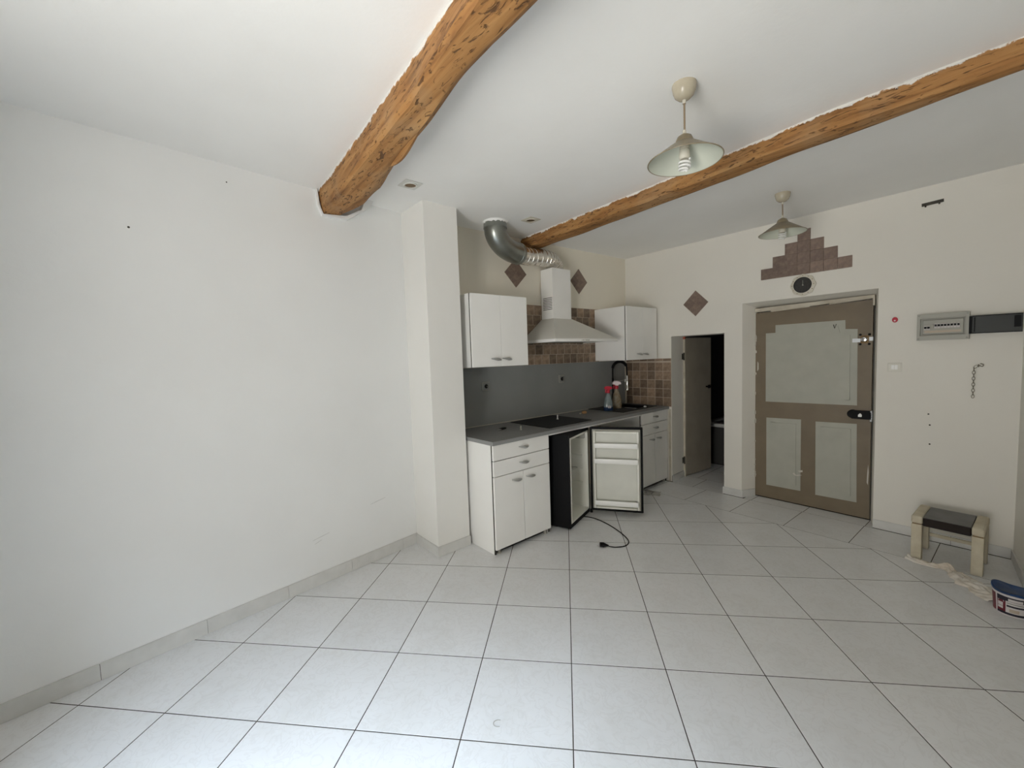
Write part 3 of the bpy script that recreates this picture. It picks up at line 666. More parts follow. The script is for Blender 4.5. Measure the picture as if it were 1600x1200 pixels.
for k in range(n): b.faces.new((vo[k],vo[(k+1)%n],vi[(k+1)%n],vi[k]))
obj('filler_ring', b, M_ceil, dt, True)

# ------------------------------------------------------------------ hob, sink, faucet
hb = thing('ceramic_hob', 'black ceramic hob set into the grey worktop', 'hob', (0.29,0.968,ZT))
b = newbm(); bbox(b, -0.265,0.262,-0.293,0.293,0.0002,0.006,0.002,1); obj('glass', b, M_blackg, hb)
for (x,y,r) in ((-0.12,-0.14,0.09),(-0.12,0.14,0.075),(0.1,-0.14,0.075),(0.1,0.14,0.09)):
    b = newbm(); lathe(b, [(r,0.0062),(r+0.004,0.0062)], (x,y,0), 32); obj('heating_ring', b, M_gapring, hb)
sk = thing('kitchen_sink', 'black composite sink with drainer in the worktop corner', 'sink', (0,0,ZT))
b = newbm(); bbox(b, 0.03,0.505,1.86,2.19,0.0002,0.007,0.002,1)
for x0,x1,y0,y1 in ((0.03,0.505,2.47,2.545),(0.03,0.12,2.19,2.47),(0.45,0.505,2.19,2.47)): box(b, x0,x1,y0,y1,0.0002,0.007)
obj('deck', b, M_sink, sk)
b = newbm(); box(b, 0.122,0.448,2.192,2.468,-0.17,-0.165)
for x0,x1,y0,y1 in ((0.122,0.127,2.192,2.468),(0.443,0.448,2.192,2.468),(0.127,0.443,2.192,2.197),(0.127,0.443,2.463,2.468)): box(b, x0,x1,y0,y1,-0.165,0.006)
obj('bowl', b, M_black, sk)
for k in range(6):
    b = newbm(); y = 1.90+0.045*k; bbox(b, 0.10,0.46,y,y+0.012,0.0065,0.0095,0.001,1); obj('drainer_rib', b, M_sink, sk)
ft = thing('kitchen_faucet', 'black spring-neck kitchen faucet with chrome spray head by the sink', 'faucet', (0.085,2.275,ZT+0.007))
fd = V((0.655,0.755,0)).normalized()
b = newbm(); lathe(b, [(0,0),(0.028,0),(0.028,0.008),(0.020,0.012),(0.018,0.12),(0.016,0.14),(0.012,0.15),(0.012,0.335),(0,0.335)], seg=20); obj('body', b, M_black, ft, True)
b = newbm(); tube(b, [(0.018,-0.01,0.06),(0.05,-0.03,0.075),(0.075,-0.045,0.11)], [0.008,0.007,0.006], 8); obj('lever', b, M_black, ft, True)
arch = [V((0,0,0.33)), V((0,0,0.43))]
for k in range(1,12):
    a = math.pi*k/12; arch.append(fd*(0.085*(1-math.cos(a))) + V((0,0,0.445+0.085*math.sin(a))))
arch += [fd*0.17+V((0,0,0.42)), fd*0.172+V((0,0,0.35))]
arch = smooth_path(arch, 8)
b = newbm(); tube(b, arch, 0.009, 10); obj('hose', b, M_black, ft, True)
b = newbm(); cpts=[]; nt_=len(arch)
up=V((0,0,1))
for i in range(12, int(nt_*0.84)):
    t=(arch[min(i+1,nt_-1)]-arch[i-1]).normalized(); s=fd.cross(V((0,0,1))).normalized(); u=s.cross(t)
    for q in range(5):
        w=(i*5+q)*2*math.pi/9; base_=arch[i]+(arch[min(i+1,nt_-1)]-arch[i])*(q/5); cpts.append(base_+0.015*(math.cos(w)*s+math.sin(w)*u))
tube(b, cpts, 0.0034, 5); obj('spring', b, M_black, ft, True)
b = newbm(); tube(b, [(0,0,0.30),fd*0.15+V((0,0,0.300))], 0.005, 8); tube(b, [fd*0.150+V((0,0,0.285)),fd*0.150+V((0,0,0.315))],0.018,12); obj('support_arm', b, M_silver, ft, True)
b = newbm(); lathe(b, [(0,0.185),(0.020,0.185),(0.021,0.195),(0.016,0.205),(0.013,0.25),(0.013,0.345),(0.009,0.36)], tuple(fd*0.172), 16); obj('spray_head', b, M_chrome, ft, True)

# spray bottles and small things on the worktop
def spray_bottle(label, loc, s, body_m, trig_m, col_m, liq, rotz):
    t = thing('spray_bottle', label, 'bottle', loc, rotz, None)
    prof = [(0,0),(0.046,0),(0.050,0.006),(0.050,0.045),(0.044,0.10),(0.033,0.145),(0.020,0.175),(0.015,0.19),(0.015,0.205)]
    b = newbm(); vs = lathe(b, [(r*s,z*s) for r,z in prof], seg=24)
    for v in vs: v.co.x *= 0.62
    obj('bottle_body', b, body_m, t, True)
    if liq:
        b = newbm(); vs = lathe(b, [(0,0.001),(0.0475*s,0.0015),(0.0512*s,0.007),(0.0512*s,0.040*s),(0.048*s,0.0405*s)], seg=24)
        for v in vs: v.co.x *= 0.62
        obj('liquid', b, M_bluel, t, True)
    b = newbm(); lathe(b, [(0.019*s,0.195*s),(0.020*s,0.20*s),(0.020*s,0.222*s),(0.012*s,0.228*s),(0,0.228*s)], seg=16); obj('collar', b, col_m, t, True)
    b = newbm(); prism(b, [(-0.035*s,0.262*s),(-0.042*s,0.240*s),(-0.012*s,0.236*s),(-0.010*s,0.225*s),(0.014*s,0.225*s),(0.020*s,0.236*s),(0.046*s,0.240*s),(0.038*s,0.262*s),(0.010*s,0.270*s),(-0.02*s,0.270*s)], -0.012*s, 0.012*s, 'x'); obj('spray_head', b, trig_m, t)
    b = newbm(); tube(b, [(0,-0.020*s,0.240*s),(0,-0.030*s,0.215*s),(0,-0.026*s,0.195*s)], 0.0055*s, 8); obj('trigger', b, col_m, t, True)
    return t
sb = spray_bottle('clear blue spray bottle with red trigger on the worktop', (0.325,1.845,ZT+0.0105), 1.0, M_bottle, M_red, M_red, True, -0.715)
b = newbm(); box(b, 0.0305,0.0320,-0.012,0.022,0.032,0.056); o = obj('barcode_label', b, M_lbl, sb)
b2_ = newbm()
for k in range(4): box(b2_, 0.032,0.0324,-0.006+0.006*k,-0.003+0.006*k,0.037,0.051)
obj('barcode', b2_, M_navy, o)
sb = spray_bottle('clear amber spray bottle with white and red trigger behind the blue one', (0.278,2.068,ZT+0.0105), 1.15, M_amber, M_pink, M_red, False, -0.715)
cl = thing('kitchen_clip', 'small black and silver clip lying on the bare end of the worktop', 'clip', (0.262,0.36,ZT+0.0005), 0.4)
b = newbm(); bbox(b, -0.018,0.018,0.0,0.075,0,0.013,0.004,2); obj('grip', b, M_black, cl, True)
b = newbm(); bbox(b, -0.012,0.012,-0.045,0.0,0.002,0.009,0.003,2); obj('jaw', b, M_silver, cl, True)
def peg(label, loc, h, m):
    b = newbm(); lathe(b, [(0,0),(0.011,0),(0.011,0.003),(0.0065,0.005),(0.0065,h),(0.004,h+0.004),(0,h+0.004)], seg=12)
    o = obj('plastic_peg', b, m, None, True); o.location = loc; tag(o, label, 'peg')
peg('small white plastic peg standing upright on the black hob', (0.269,1.083,ZT+0.0063), 0.040, M_bulb)
peg('small greyish plastic peg standing on the worktop before the hob', (0.400,0.474,ZT+0.0002), 0.034, M_greyp)
b = newbm(); bmesh.ops.create_icosphere(b, subdivisions=3, radius=1.0)
for v in b.verts:
    k = 1+0.25*noise.noise(v.co*1.7+V((3,1,2))); v.co = V((v.co.x*0.022*k, v.co.y*0.035*k, max(-0.012, v.co.z*0.018*k)+0.012))
o = obj('sponge_scrap', b, M_orange, None, True); o.location = (0.205,1.575,ZT+0.0003); tag(o, 'orange crumbled sponge scrap lying behind the hob', 'sponge')
b = newbm(); bmesh.ops.create_icosphere(b, subdivisions=2, radius=1.0)
for v in b.verts: k=1+0.3*noise.noise(v.co*2.2); v.co = V((v.co.x*0.011*k, v.co.y*0.012*k, max(-0.006,v.co.z*0.009*k)+0.006))
o = obj('crumb', b, M_cream, None, True); o.location = (0.200,1.516,ZT+0.0003); tag(o, 'tiny pale crumb beside the orange sponge scrap', 'crumb')
b = newbm(); bmesh.ops.create_icosphere(b, subdivisions=2, radius=1.0)
for v in b.verts: k=1+0.3*noise.noise(v.co*2.2+V((5,0,0))); v.co = V((v.co.x*0.016*k, v.co.y*0.018*k, max(-0.008,v.co.z*0.011*k)+0.008))
o = obj('paper_scrap', b, M_bulb, None, True); o.location = (0.480,2.33,ZT+0.0073); tag(o, 'tiny white paper scrap on the front rim of the black sink', 'scrap')

# ------------------------------------------------------------------ fridge
fa = math.atan2(0.952, -0.305)          # direction of the front face, left to right
fr = thing('mini_fridge', 'black undercounter fridge with its white-lined door open', 'fridge', (0.699,0.752,0), fa-math.pi/2)
# local: y along front (0..W), x outwards; body behind x<0
W, D, H = 0.470, 0.415, 0.836
b = newbm()
for x0,x1,y0,y1,z0,z1 in ((-D,0,0,0.022,0.012,H),(-D,0,W-0.022,W,0.012,H),(-D,0,0.022,W-0.022,H-0.026,H),(-D,0,0.022,W-0.022,0.012,0.050),(-D,-D+0.03,0.022,W-0.022,0.050,H-0.026)): box(b, x0,x1,y0,y1,z0,z1)
obj('body', b, M_black, fr)
b = newbm(); w2 = 0.006
for x0,x1,y0,y1,z0,z1 in ((-D+0.05,0.003,0.0225,0.036,0.0505,H-0.0265),(-D+0.05,0.003,W-0.036,W-0.0225,0.0505,H-0.0265),(-D+0.05,0.003,0.036,W-0.036,H-0.042,H-0.0265),(-D+0.05,0.003,0.036,W-0.036,0.0505,0.064),(-D+0.035,-D+0.05,0.0225,W-0.0225,0.0505,H-0.0265)): box(b, x0,x1,y0,y1,z0,z1)
obj('liner', b, M_liner, fr)
for z in (0.30,0.43,0.56):
    for yy in (0.0365, W-0.0485):
        b = newbm(); bbox(b, -D+0.06,-0.05,yy,yy+0.012,z,z+0.010,0.002,1); obj('shelf_rail', b, M_liner, fr)
b = newbm(); 
for x in [(-D+0.07)+0.03*i for i in range(9)]: tube(b, [(x,0.04,0.442),(x,W-0.04,0.442)], 0.002, 6)
for yy in (0.045,W-0.045): tube(b, [(-D+0.06,yy,0.444),(-0.10,yy,0.444)], 0.0028, 6)
obj('wire_shelf', b, M_silver, fr, True)
b = newbm(); bbox(b, -0.16,-0.02,W-0.075,W-0.037,0.735,0.785,0.004,2); obj('thermostat_box', b, M_greyp, fr, True)
b = newbm()
b.free()
for x,y in ((-0.03,0.04),(-0.03,W-0.04),(-D+0.04,0.04),(-D+0.04,W-0.04)):
    b = newbm(); lathe(b, [(0,0),(0.014,0),(0.014,0.012),(0,0.012)], (x,y,0.0), 10); obj('foot', b, M_black, fr)
# the open door
da = math.atan2(0.545, 0.84) - (fa-math.pi/2)     # world direction of the leaf in fridge frame
DWd = 0.482
hp_ = V((0.018, W-0.01, 0))
Md = Matrix.Translation(hp_) @ Matrix.Rotation(da, 4, 'Z')
b = newbm(); bbox(b, 0.0,DWd,0.0,0.040,0.030,0.838,0.006,2)
door = obj('door', b, M_black, fr, True); door.matrix_local = Md
b = newbm(); box(b, 0.022,DWd-0.022,-0.008,0.0,0.055,0.818); obj('gasket', b, M_greyp, door)
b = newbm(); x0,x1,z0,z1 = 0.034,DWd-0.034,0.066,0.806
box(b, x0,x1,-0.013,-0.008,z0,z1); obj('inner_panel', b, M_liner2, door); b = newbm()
for a0,a1,c0,c1 in ((x0,x0+0.020,z0,z1),(x1-0.020,x1,z0,z1),(x0+0.02,x1-0.02,z1-0.022,z1),(x0+0.02,x1-0.02,z0,z0+0.018)): bbox(b, a0,a1,-0.042,-0.012,c0,c1,0.006,2)
for z in (0.652,0.505): bbox(b, x0+0.02,x1-0.02,-0.040,-0.012,z-0.012,z,0.004,2)
obj('door_liner', b, M_liner, door, True)
for z,h in ((0.655,0.045),(0.508,0.045),(0.110,0.045)):
    b = newbm(); bbox(b, x0+0.012,x1-0.012,-0.078,-0.070,z,z+h,0.004,2); bbox(b, x0+0.012,x0+0.020,-0.071,-0.036,z,z+h,0.003,1); bbox(b, x1-0.020,x1-0.012,-0.071,-0.036,z,z+h,0.003,1); box(b, x0+0.02,x1-0.02,-0.071,-0.036,z,z+0.004)
    obj('door_bin', b, M_bin, door, True)
b = newbm(); lathe(b, [(0,0),(0.012,0),(0.012,0.03),(0,0.03)], (0.0,0.02,0.0), 12); obj('hinge', b, M_black, door)
# power cord and plug
cd = thing('power_cord', 'black power cord with plug snaking out from under the fridge', 'cord', (0,0,0))
cp_ = [(0.50,1.02,0.006),(0.601,1.076,0.0055),(0.70,1.102,0.0045),(0.854,1.077,0.0045),(1.033,1.010,0.0045),(1.165,0.925,0.0045),(1.200,0.835,0.0045),(1.160,0.757,0.0048),(1.115,0.722,0.010)]
b = newbm(); tube(b, smooth_path(cp_,8), 0.0042, 8); obj('cable', b, M_black, cd, True)
b = newbm(); tube(b, [(1.118,0.724,0.012),(1.105,0.714,0.016),(1.085,0.698,0.019),(1.066,0.683,0.019),(1.062,0.680,0.019)], [0.006,0.010,0.019,0.019,0.014], 14); obj('plug', b, M_black, cd, True)
b = newbm(); tube(b, [(1.064,0.676,0.019),(1.050,0.665,0.019)], 0.0024, 6); tube(b, [(1.056,0.688,0.019),(1.042,0.677,0.019)], 0.0024, 6); obj('plug_pins', b, M_silver, cd, True)
# crumpled film
b = newbm(); n=9; G=[]
for i in range(n):
    for j in range(n):
        u,v=i/(n-1)-.5,j/(n-1)-.5; z=0.012+0.030*abs(noise.noise(V((u*5,v*5,2.2))))*(1-2*max(abs(u),abs(v)))*2+0.006*random.random()
        G.append(b.verts.new((u*0.17+0.02*noise.noise(V((v*4,u*3,8))),v*0.15+0.02*noise.noise(V((u*4,v*3,1))),z-0.010)))
for i in range(n-1):
    for j in range(n-1): b.faces.new((G[i*n+j],G[i*n+n+j],G[i*n+n+j+1],G[i*n+j+1]))
o = obj('plastic_wrapper', b, M_film, None, True); o.location=(0.70,2.085,0.001); o.rotation_euler=(0,0,0.4); tag(o,'crumpled clear plastic wrapper on floor beneath the right base cabinet','wrapper')

# ------------------------------------------------------------------ entrance door
def DL(x, d): return (x, yd(x)+d)
b = newbm()
def dbox(b, x0, x1, d0, d1, z0, z1): prism(b, [DL(x0,d0),DL(x1,d0),DL(x1,d1),DL(x0,d1)], z0, z1)
def dpoly(b, poly, d0, d1):     # polygon in (x,z) with thickness d0..d1
    A=[b.verts.new((x,yd(x)+d0,z)) for x,z in poly]; B=[b.verts.new((x,yd(x)+d1,z)) for x,z in poly]; n=len(poly)
    b.faces.new(A); b.faces.new(B[::-1])
    for i in range(n): b.faces.new((A[i],A[(i+1)%n],B[(i+1)%n],B[i]))
DD = 0.160
dpoly(b, [(1.490,0.008),(2.402,0.008),(2.396,1.912),(1.478,1.888)], DD, DD+0.035)
door1 = obj('door_1', b, M_taupe); struct(door1, 'taupe wooden entrance door with grey painted panels and locks')
def panel(poly, inner):
    b = newbm(); dpoly(b, poly, DD-0.003, DD+0.001); p = obj('panel', b, M_panel, door1)
    b = newbm(); dpoly(b, inner, DD-0.0095, DD-0.0025); bmesh.ops.bevel(b, geom=[e for e in b.edges if all(abs(v.co.y-(yd(v.co.x)+DD-0.0095))<1e-4 for v in e.verts)], offset=0.0065, segments=2, affect='EDGES'); obj('raised_field', b, M_panel, p)
panel([(1.583,0.993),(2.303,1.003),(2.296,1.672),(2.212,1.677),(2.210,1.756),(1.664,1.755),(1.665,1.680),(1.580,1.679)],
      [(1.628,1.035),(2.258,1.043),(2.252,1.630),(2.168,1.640),(2.166,1.715),(1.706,1.715),(1.706,1.640),(1.625,1.640)])
panel([(1.594,0.137),(1.890,0.140),(1.888,0.838),(1.590,0.830)], [(1.626,0.175),(1.858,0.178),(1.856,0.798),(1.624,0.792)])
panel([(2.010,0.132),(2.314,0.136),(2.304,0.839),(2.004,0.831)], [(2.046,0.172),(2.278,0.175),(2.270,0.798),(2.040,0.792)])
# v scratched on the upper panel, pale scuffs
b = newbm(); dpoly(b, [(2.123,1.722),(2.131,1.722),(2.139,1.690),(2.135,1.684)], DD-0.0103, DD-0.0090); dpoly(b, [(2.135,1.684),(2.139,1.690),(2.150,1.726),(2.144,1.726)], DD-0.0103, DD-0.0090); obj('letter_mark', b, M_rust, door1)
b = newbm(); dpoly(b, [(1.826,0.300),(1.850,0.282),(1.875,0.288),(1.905,0.300),(1.880,0.300),(1.856,0.292),(1.838,0.312)], DD-0.0103, DD-0.0090); dpoly(b,[(1.868,0.335),(1.905,0.348),(1.907,0.330),(1.884,0.322)],DD-0.0045,DD-0.0025); obj('scuff', b, M_chip, door1)
b = newbm(); dpoly(b, [(2.380,0.33),(2.388,0.31),(2.392,0.42),(2.387,0.49),(2.382,0.42)], DD-0.0012, DD+0.0005); obj('scuff', b, M_chip, door1)
b = newbm(); dpoly(b, [(1.503,1.30),(1.515,1.32),(1.514,1.38),(1.505,1.40)], DD-0.0012, DD+0.0005); obj('scuff', b, M_chip, door1)
# upper lock
lk = obj('upper_lock', (lambda b:(dbox(b,2.318,2.372,DD-0.012,DD,1.545,1.612), b)[1])(newbm()), M_brass, door1)
b = newbm(); dbox(b, 2.262,2.318,DD-0.009,DD,1.556,1.588); obj('bolt_plate', b, M_steel, lk)
b = newbm(); dbox(b, 2.374,2.400,DD-0.009,DD,1.565,1.597); obj('bolt_end', b, M_steel, lk)
MX = Matrix.Rotation(math.pi/2,4,'X')
b = newbm(); lathe(b, [(0,0.028),(0.016,0.026),(0.023,0.018),(0.024,0.010),(0.018,0.004),(0.018,0)], seg=20, M=Matrix.Translation((2.343,yd(2.343)+DD-0.011,1.579)) @ MX); obj('knob', b, M_chrome, lk, True)
for dx,dz in ((-.024,-.034),(.024,-.034),(-.024,.034),(.024,.034)):
    b = newbm(); lathe(b, [(0,0.014),(0.009,0.012),(0.010,0)], seg=10, M=Matrix.Translation((2.345+dx*1.25,yd(2.345)+DD,1.579+dz*1.2)) @ MX); obj('bolt_head', b, M_black, lk, True)
# lower rim lock
b = newbm(); dbox(b, 2.270,2.402,DD-0.030,DD,0.888,0.962); lathe(b, [(0,0.030),(0.033,0.028),(0.037,0.022),(0.037,0)], seg=24, M=Matrix.Translation((2.275,yd(2.275)+DD,0.928)) @ MX)
lk2 = obj('rim_lock', b, M_black, door1)
b = newbm(); dpoly(b, [(2.316,0.908),(2.340,0.908),(2.342,0.924),(2.334,0.938),(2.326,0.938),(2.316,0.924)], DD-0.036, DD-0.029); obj('snib', b, M_bulb, lk2)
b = newbm(); dbox(b, 2.397,2.409,DD-0.034,DD-0.005,0.952,0.968); dbox(b, 2.395,2.409,DD-0.034,DD-0.005,0.872,0.892); dbox(b, 2.403,2.410,DD-0.034,DD-0.005,0.892,0.952); obj('keeper', b, M_chrome, lk2)
# frame head strip and side bead, chipped
b = newbm(); dpoly(b, [(1.488,1.896),(1.62,1.900),(2.02,1.908),(2.10,1.914),(2.408,1.921),(2.408,1.950),(1.488,1.932)], DD-0.035, DD+0.05)
fr1 = struct(obj('trim_1', b, M_creamp))
b = newbm(); dpoly(b, [(1.64,1.886),(1.95,1.900),(1.95,1.910),(1.62,1.902)], DD-0.030, DD-0.012); obj('loose_strip', b, M_creamp, fr1)
b = newbm(); dpoly(b, [(2.10,1.902),(2.39,1.920),(2.39,1.926),(2.10,1.912)], DD-0.045, DD-0.03); obj('loose_strip', b, M_creamp, fr1)
b = newbm(); dpoly(b, [(2.398,1.930),(2.411,1.930),(2.411,1.860),(2.400,1.862)], DD-0.05, DD-0.005); obj('corner_bead', b, M_creamp, fr1)
b = newbm(); dbox(b, 1.4885,1.500,DD+0.01,DD+0.07,0.0,1.90); fr2 = struct(obj('trim_2', b, M_rust)); random.seed(11)
for k in range(17):
    z = random.uniform(0.08,1.62); h = random.uniform(0.012,0.06); x = 1.4795+random.uniform(0,0.006)
    b = newbm(); dpoly(b, [(x,z),(x+0.010+random.uniform(0,.006),z+h*.2),(x+0.012,z+h*.7),(x+0.004,z+h),(x-0.003,z+h*.5)], DD-0.010, DD-0.004); obj('paint_chip', b, M_chip, fr2)
b = newbm(); dbox(b, 2.403,2.4115,DD+0.004,DD+0.07,0.0,1.92); struct(obj('trim_3', b, M_rust))

# bathroom door, open inwards
hx, hy = 0.672, 2.925; ex, ey = 0.742, 3.450
b = newbm(); t_ = (V((ex,ey))-V((hx,hy))).normalized(); n_ = V((t_.y,-t_.x))
P_ = [V((hx,hy)), V((ex,ey)), V((ex,ey))-n_*0.034, V((hx,hy))-n_*0.034]
prism(b, [(p.x,p.y) for p in P_], 0.012, 1.690)
d2 = obj('door_2', b, M_taupe2); struct(d2, 'plain taupe bathroom door standing ajar')
b = newbm(); c_ = V((hx,hy)).lerp(V((ex,ey)),0.80); q = V((n_.x,n_.y,0)).to_track_quat('Z','Y').to_matrix().to_4x4()
lathe(b, [(0.010,0),(0.009,0.02),(0.020,0.030),(0.022,0.042),(0.014,0.052),(0,0.054)], seg=16, M=Matrix.Translation((c_.x,c_.y,1.075)) @ q); obj('knob', b, M_black, d2, True)
b = newbm(); prism(b, [(0.6485,2.905),(0.671,2.905),(0.671,2.928),(0.6485,2.928)], 0.0, 1.672); tr4 = struct(obj('trim_4', b, M_creamp))
b = newbm(); prism(b, [(0.6485,2.903),(0.672,2.903),(0.672,2.928),(0.6485,2.928)], 1.672, 1.700); obj('red_cap', b, mat('red_paint_smear',(0.30,0.07,0.04),0.7), tr4)
for z in (0.16,1.42):
    b = newbm(); lathe(b, [(0,0),(0.009,0),(0.009,0.09),(0,0.09)], (0.662,2.899,z), 10); box(b, 0.6487,0.655,2.872,2.902,z+.01,z+.08); obj('hinge', b, M_rust, d2, True)
b = newbm(); prism(b, [(0.612,2.6235),(0.640,2.6225),(0.640,2.6165),(0.612,2.6175)], 0.0, 0.86); tag(obj('cover_strip', b, M_creamp), 'narrow stained filler strip between right base cabinet and doorway', 'trim strip')

# ------------------------------------------------------------------ things on the door wall
def wallthing(name, label, cat, x, z, d=0.0, group=None): return thing(name, label, cat, (x, yd(x)-d, z), -DA, group)
ck = wallthing('wall_clock', 'round pale-rimmed wall clock with dark dial above the entrance door', 'clock', 1.930, 2.090, 0.0005)
b = newbm(); n=48; prof=[]
vo=[];vi=[];vb=[]
for k in range(n):
    a=2*math.pi*k/n; r_=0.096+0.004*math.cos(8*a)
    vb.append(b.verts.new((r_*math.cos(a),0,r_*math.sin(a)))); vo.append(b.verts.new((r_*0.985*math.cos(a),-0.014,r_*0.985*math.sin(a)))); vi.append(b.verts.new((0.068*math.cos(a),-0.020,0.068*math.sin(a))))
for k in range(n):
    j=(k+1)%n; b.faces.new((vb[k],vb[j],vo[j],vo[k])); b.faces.new((vo[k],vo[j],vi[j],vi[k]))
b.faces.new(vb[::-1])
rim=obj('rim', b, M_cream, ck, True)
b = newbm(); lathe(b, [(0.068,0.018),(0.066,0.012),(0,0.012)], seg=36, M=MX); obj('dial', b, mat('speckled_dark_dial',(0.035,0.033,0.028),0.6,var=0.8,vscale=90,col2=(0.012,0.011,0.010)), ck)
b = newbm(); lathe(b, [(0.070,0.0205),(0.066,0.0205),(0.066,0.014)], seg=36, M=MX); obj('inner_ring', b, M_black, ck)
b = newbm(); lathe(b, [(0,0.019),(0.005,0.018),(0.006,0.012)], seg=10, M=MX); obj('centre_pin', b, M_greyp, ck)
b = newbm(); box(b, -0.0018,0.0018,-0.0145,-0.0135,0.0,0.042); obj('hand', b, M_greyd, ck)
for k in range(12):
    a=2*math.pi*k/12; b=newbm(); lathe(b,[(0,0.0195),(0.0032,0.019),(0.0034,0.015)],seg=8,M=Matrix.Translation((0.083*math.cos(a),0,0.083*math.sin(a))) @ MX); obj('hour_dot', b, M_brass, ck)

br = wallthing('wall_bracket', 'dark metal bracket with two prongs high on the wall', 'bracket', 2.740, 2.570)
br.rotation_euler = (0, -math.radians(2), -DA)
b = newbm(); box(b, -0.058,0.058,-0.006,0.0,-0.011,0.011); obj('bar', b, M_rust, br)
for dx in (-0.036,0.036):
    b = newbm(); tube(b, [(dx,-0.002,-0.004),(dx,-0.020,-0.012),(dx,-0.022,-0.024)], 0.005, 8); obj('prong', b, M_rust, br, True)
rh = wallthing('red_push_button', 'small red oval button on the wall beside the door', 'button', 2.551, 1.722)
b = newbm(); vs = lathe(b, [(0.017,0),(0.017,0.010),(0.013,0.014),(0,0.015)], seg=20, M=MX)
for v in vs: v.co.z *= 1.25
obj('cap', b, M_red, rh, True)
b = newbm(); lathe(b, [(0.006,0.0145),(0.005,0.017),(0,0.017)], (0,0,0), 12, Matrix.Translation((0.0,0,-0.007)) @ MX); obj('white_mark', b, M_pink, rh)
sw = wallthing('light_switch', 'cream double light switch on the wall beside the door', 'switch', 2.557, 1.345)
b = newbm(); bbox(b, -0.042,0.042,-0.010,0.0,-0.036,0.036,0.004,2); obj('plate', b, M_switch, sw, True)
b = newbm(); bbox(b, -0.034,0.034,-0.012,-0.009,-0.028,0.028,0.002,1); obj('inner_frame', b, M_switch, sw, True)
for s_ in (-1,1):
    b = newbm(); bbox(b, min(0.0006*s_,0.020*s_),max(0.0006*s_,0.020*s_),-0.0165,-0.011,-0.018,0.018,0.0015,1); obj('rocker', b, M_bulb, sw)
# fuse box
fb = wallthing('fuse_box', 'grey fuse box on the wall with smoked cover swung open', 'fuse box', 2.682, 1.549)
b = newbm(); box(b, 0.0,0.268,-0.055,0.0,0.0,0.036); box(b, 0.0,0.268,-0.055,0.0,0.162,0.196); box(b, 0,0.018,-0.055,0,0.036,0.162); box(b, 0.250,0.268,-0.055,0,0.036,0.162); box(b, 0.018,0.250,-0.030,0.0,0.036,0.162)
obj('housing', b, M_greyp, fb)
b = newbm(); bbox(b, 0.030,0.240,-0.046,-0.030,0.046,0.152,0.003,1); fp = obj('front_plate', b, M_greyp, fb)
b = newbm(); box(b, 0.040,0.228,-0.047,-0.0455,0.056,0.072); obj('label_strip', b, M_joint, fp)
def breaker(x0,x1,z0,z1,zt):
    b=newbm(); bbox(b, x0,x1,-0.052,-0.046,z0,z1,0.001,1); o=obj('breaker', b, M_lbl, fb)
    b=newbm(); bbox(b, x0+0.002,x1-0.002,-0.062,-0.051,zt,zt+0.014,0.001,1); obj('toggle', b, M_black, o)
for k in range(8): breaker(0.092+0.0165*k,0.107+0.0165*k,0.088,0.122,0.102)
for k in range(2): breaker(0.038+0.017*k,0.054+0.017*k,0.078,0.108,0.088)
b = newbm(); bbox(b, 0.074,0.088,-0.052,-0.046,0.088,0.118,0.001,1); obj('meter', b, M_greyp, fb)
for x in (0.010,0.258):
    for z in (0.012,0.184):
        b=newbm(); lathe(b, [(0.006,0),(0.006,0.002),(0,0.003)], seg=10, M=Matrix.Translation((x,-0.055,z)) @ MX); obj('screw', b, M_greyd, fb)
b = newbm(); box(b, 0.266,0.282,-0.062,-0.050,0.036,0.160)
cv = obj('cover', b, M_black, fb)
b = newbm(); box(b, 0.282,0.508,-0.060,-0.054,0.036,0.162); obj('window', b, M_smoke, cv)
b = newbm()
for x0,x1,z0,z1 in ((0.282,0.508,0.036,0.042),(0.282,0.508,0.156,0.162),(0.290,0.296,0.048,0.150)): box(b, x0,x1,-0.064,-0.060,z0,z1)
obj('cover_rib', b, M_black, cv)
b = newbm(); box(b, 0.470,0.500,-0.066,-0.060,0.070,0.148); obj('latch', b, M_black, cv)
# chain on a hook
ch = wallthing('hanging_chain', 'short metal chain hanging from a hook below the fuse box', 'chain', 2.982, 1.360)
b = newbm(); tube(b, smooth_path([(0.028,0,0.008),(0.028,-0.012,0.010),(0.040,-0.016,0.004),(0.036,-0.016,-0.010),(0.022,-0.016,-0.004)],5), 0.0028, 8); obj('hook', b, M_chain, ch, True)
b = newbm(); n=24; pts=[V((0.0075*math.cos(2*math.pi*k/n),0,0.0135*math.sin(2*math.pi*k/n))) for k in range(n+1)]; tube(b, pts, 0.0018, 6, False); LM=mesh(b); LM.materials.append(M_chain)
lp=[(0.018,-0.015,-0.004,1.0),(0.004,-0.013,-0.012,0.7)]+[(-0.004,-0.010,-0.032-0.0215*k,0) for k in range(10)]
for k,(x,y,z,a) in enumerate(lp):
    o=obj('link', None, None, ch, True, me=LM); o.location=(x,y,z); o.rotation_euler=(0,a,(0.3 if k%2 else 1.75))

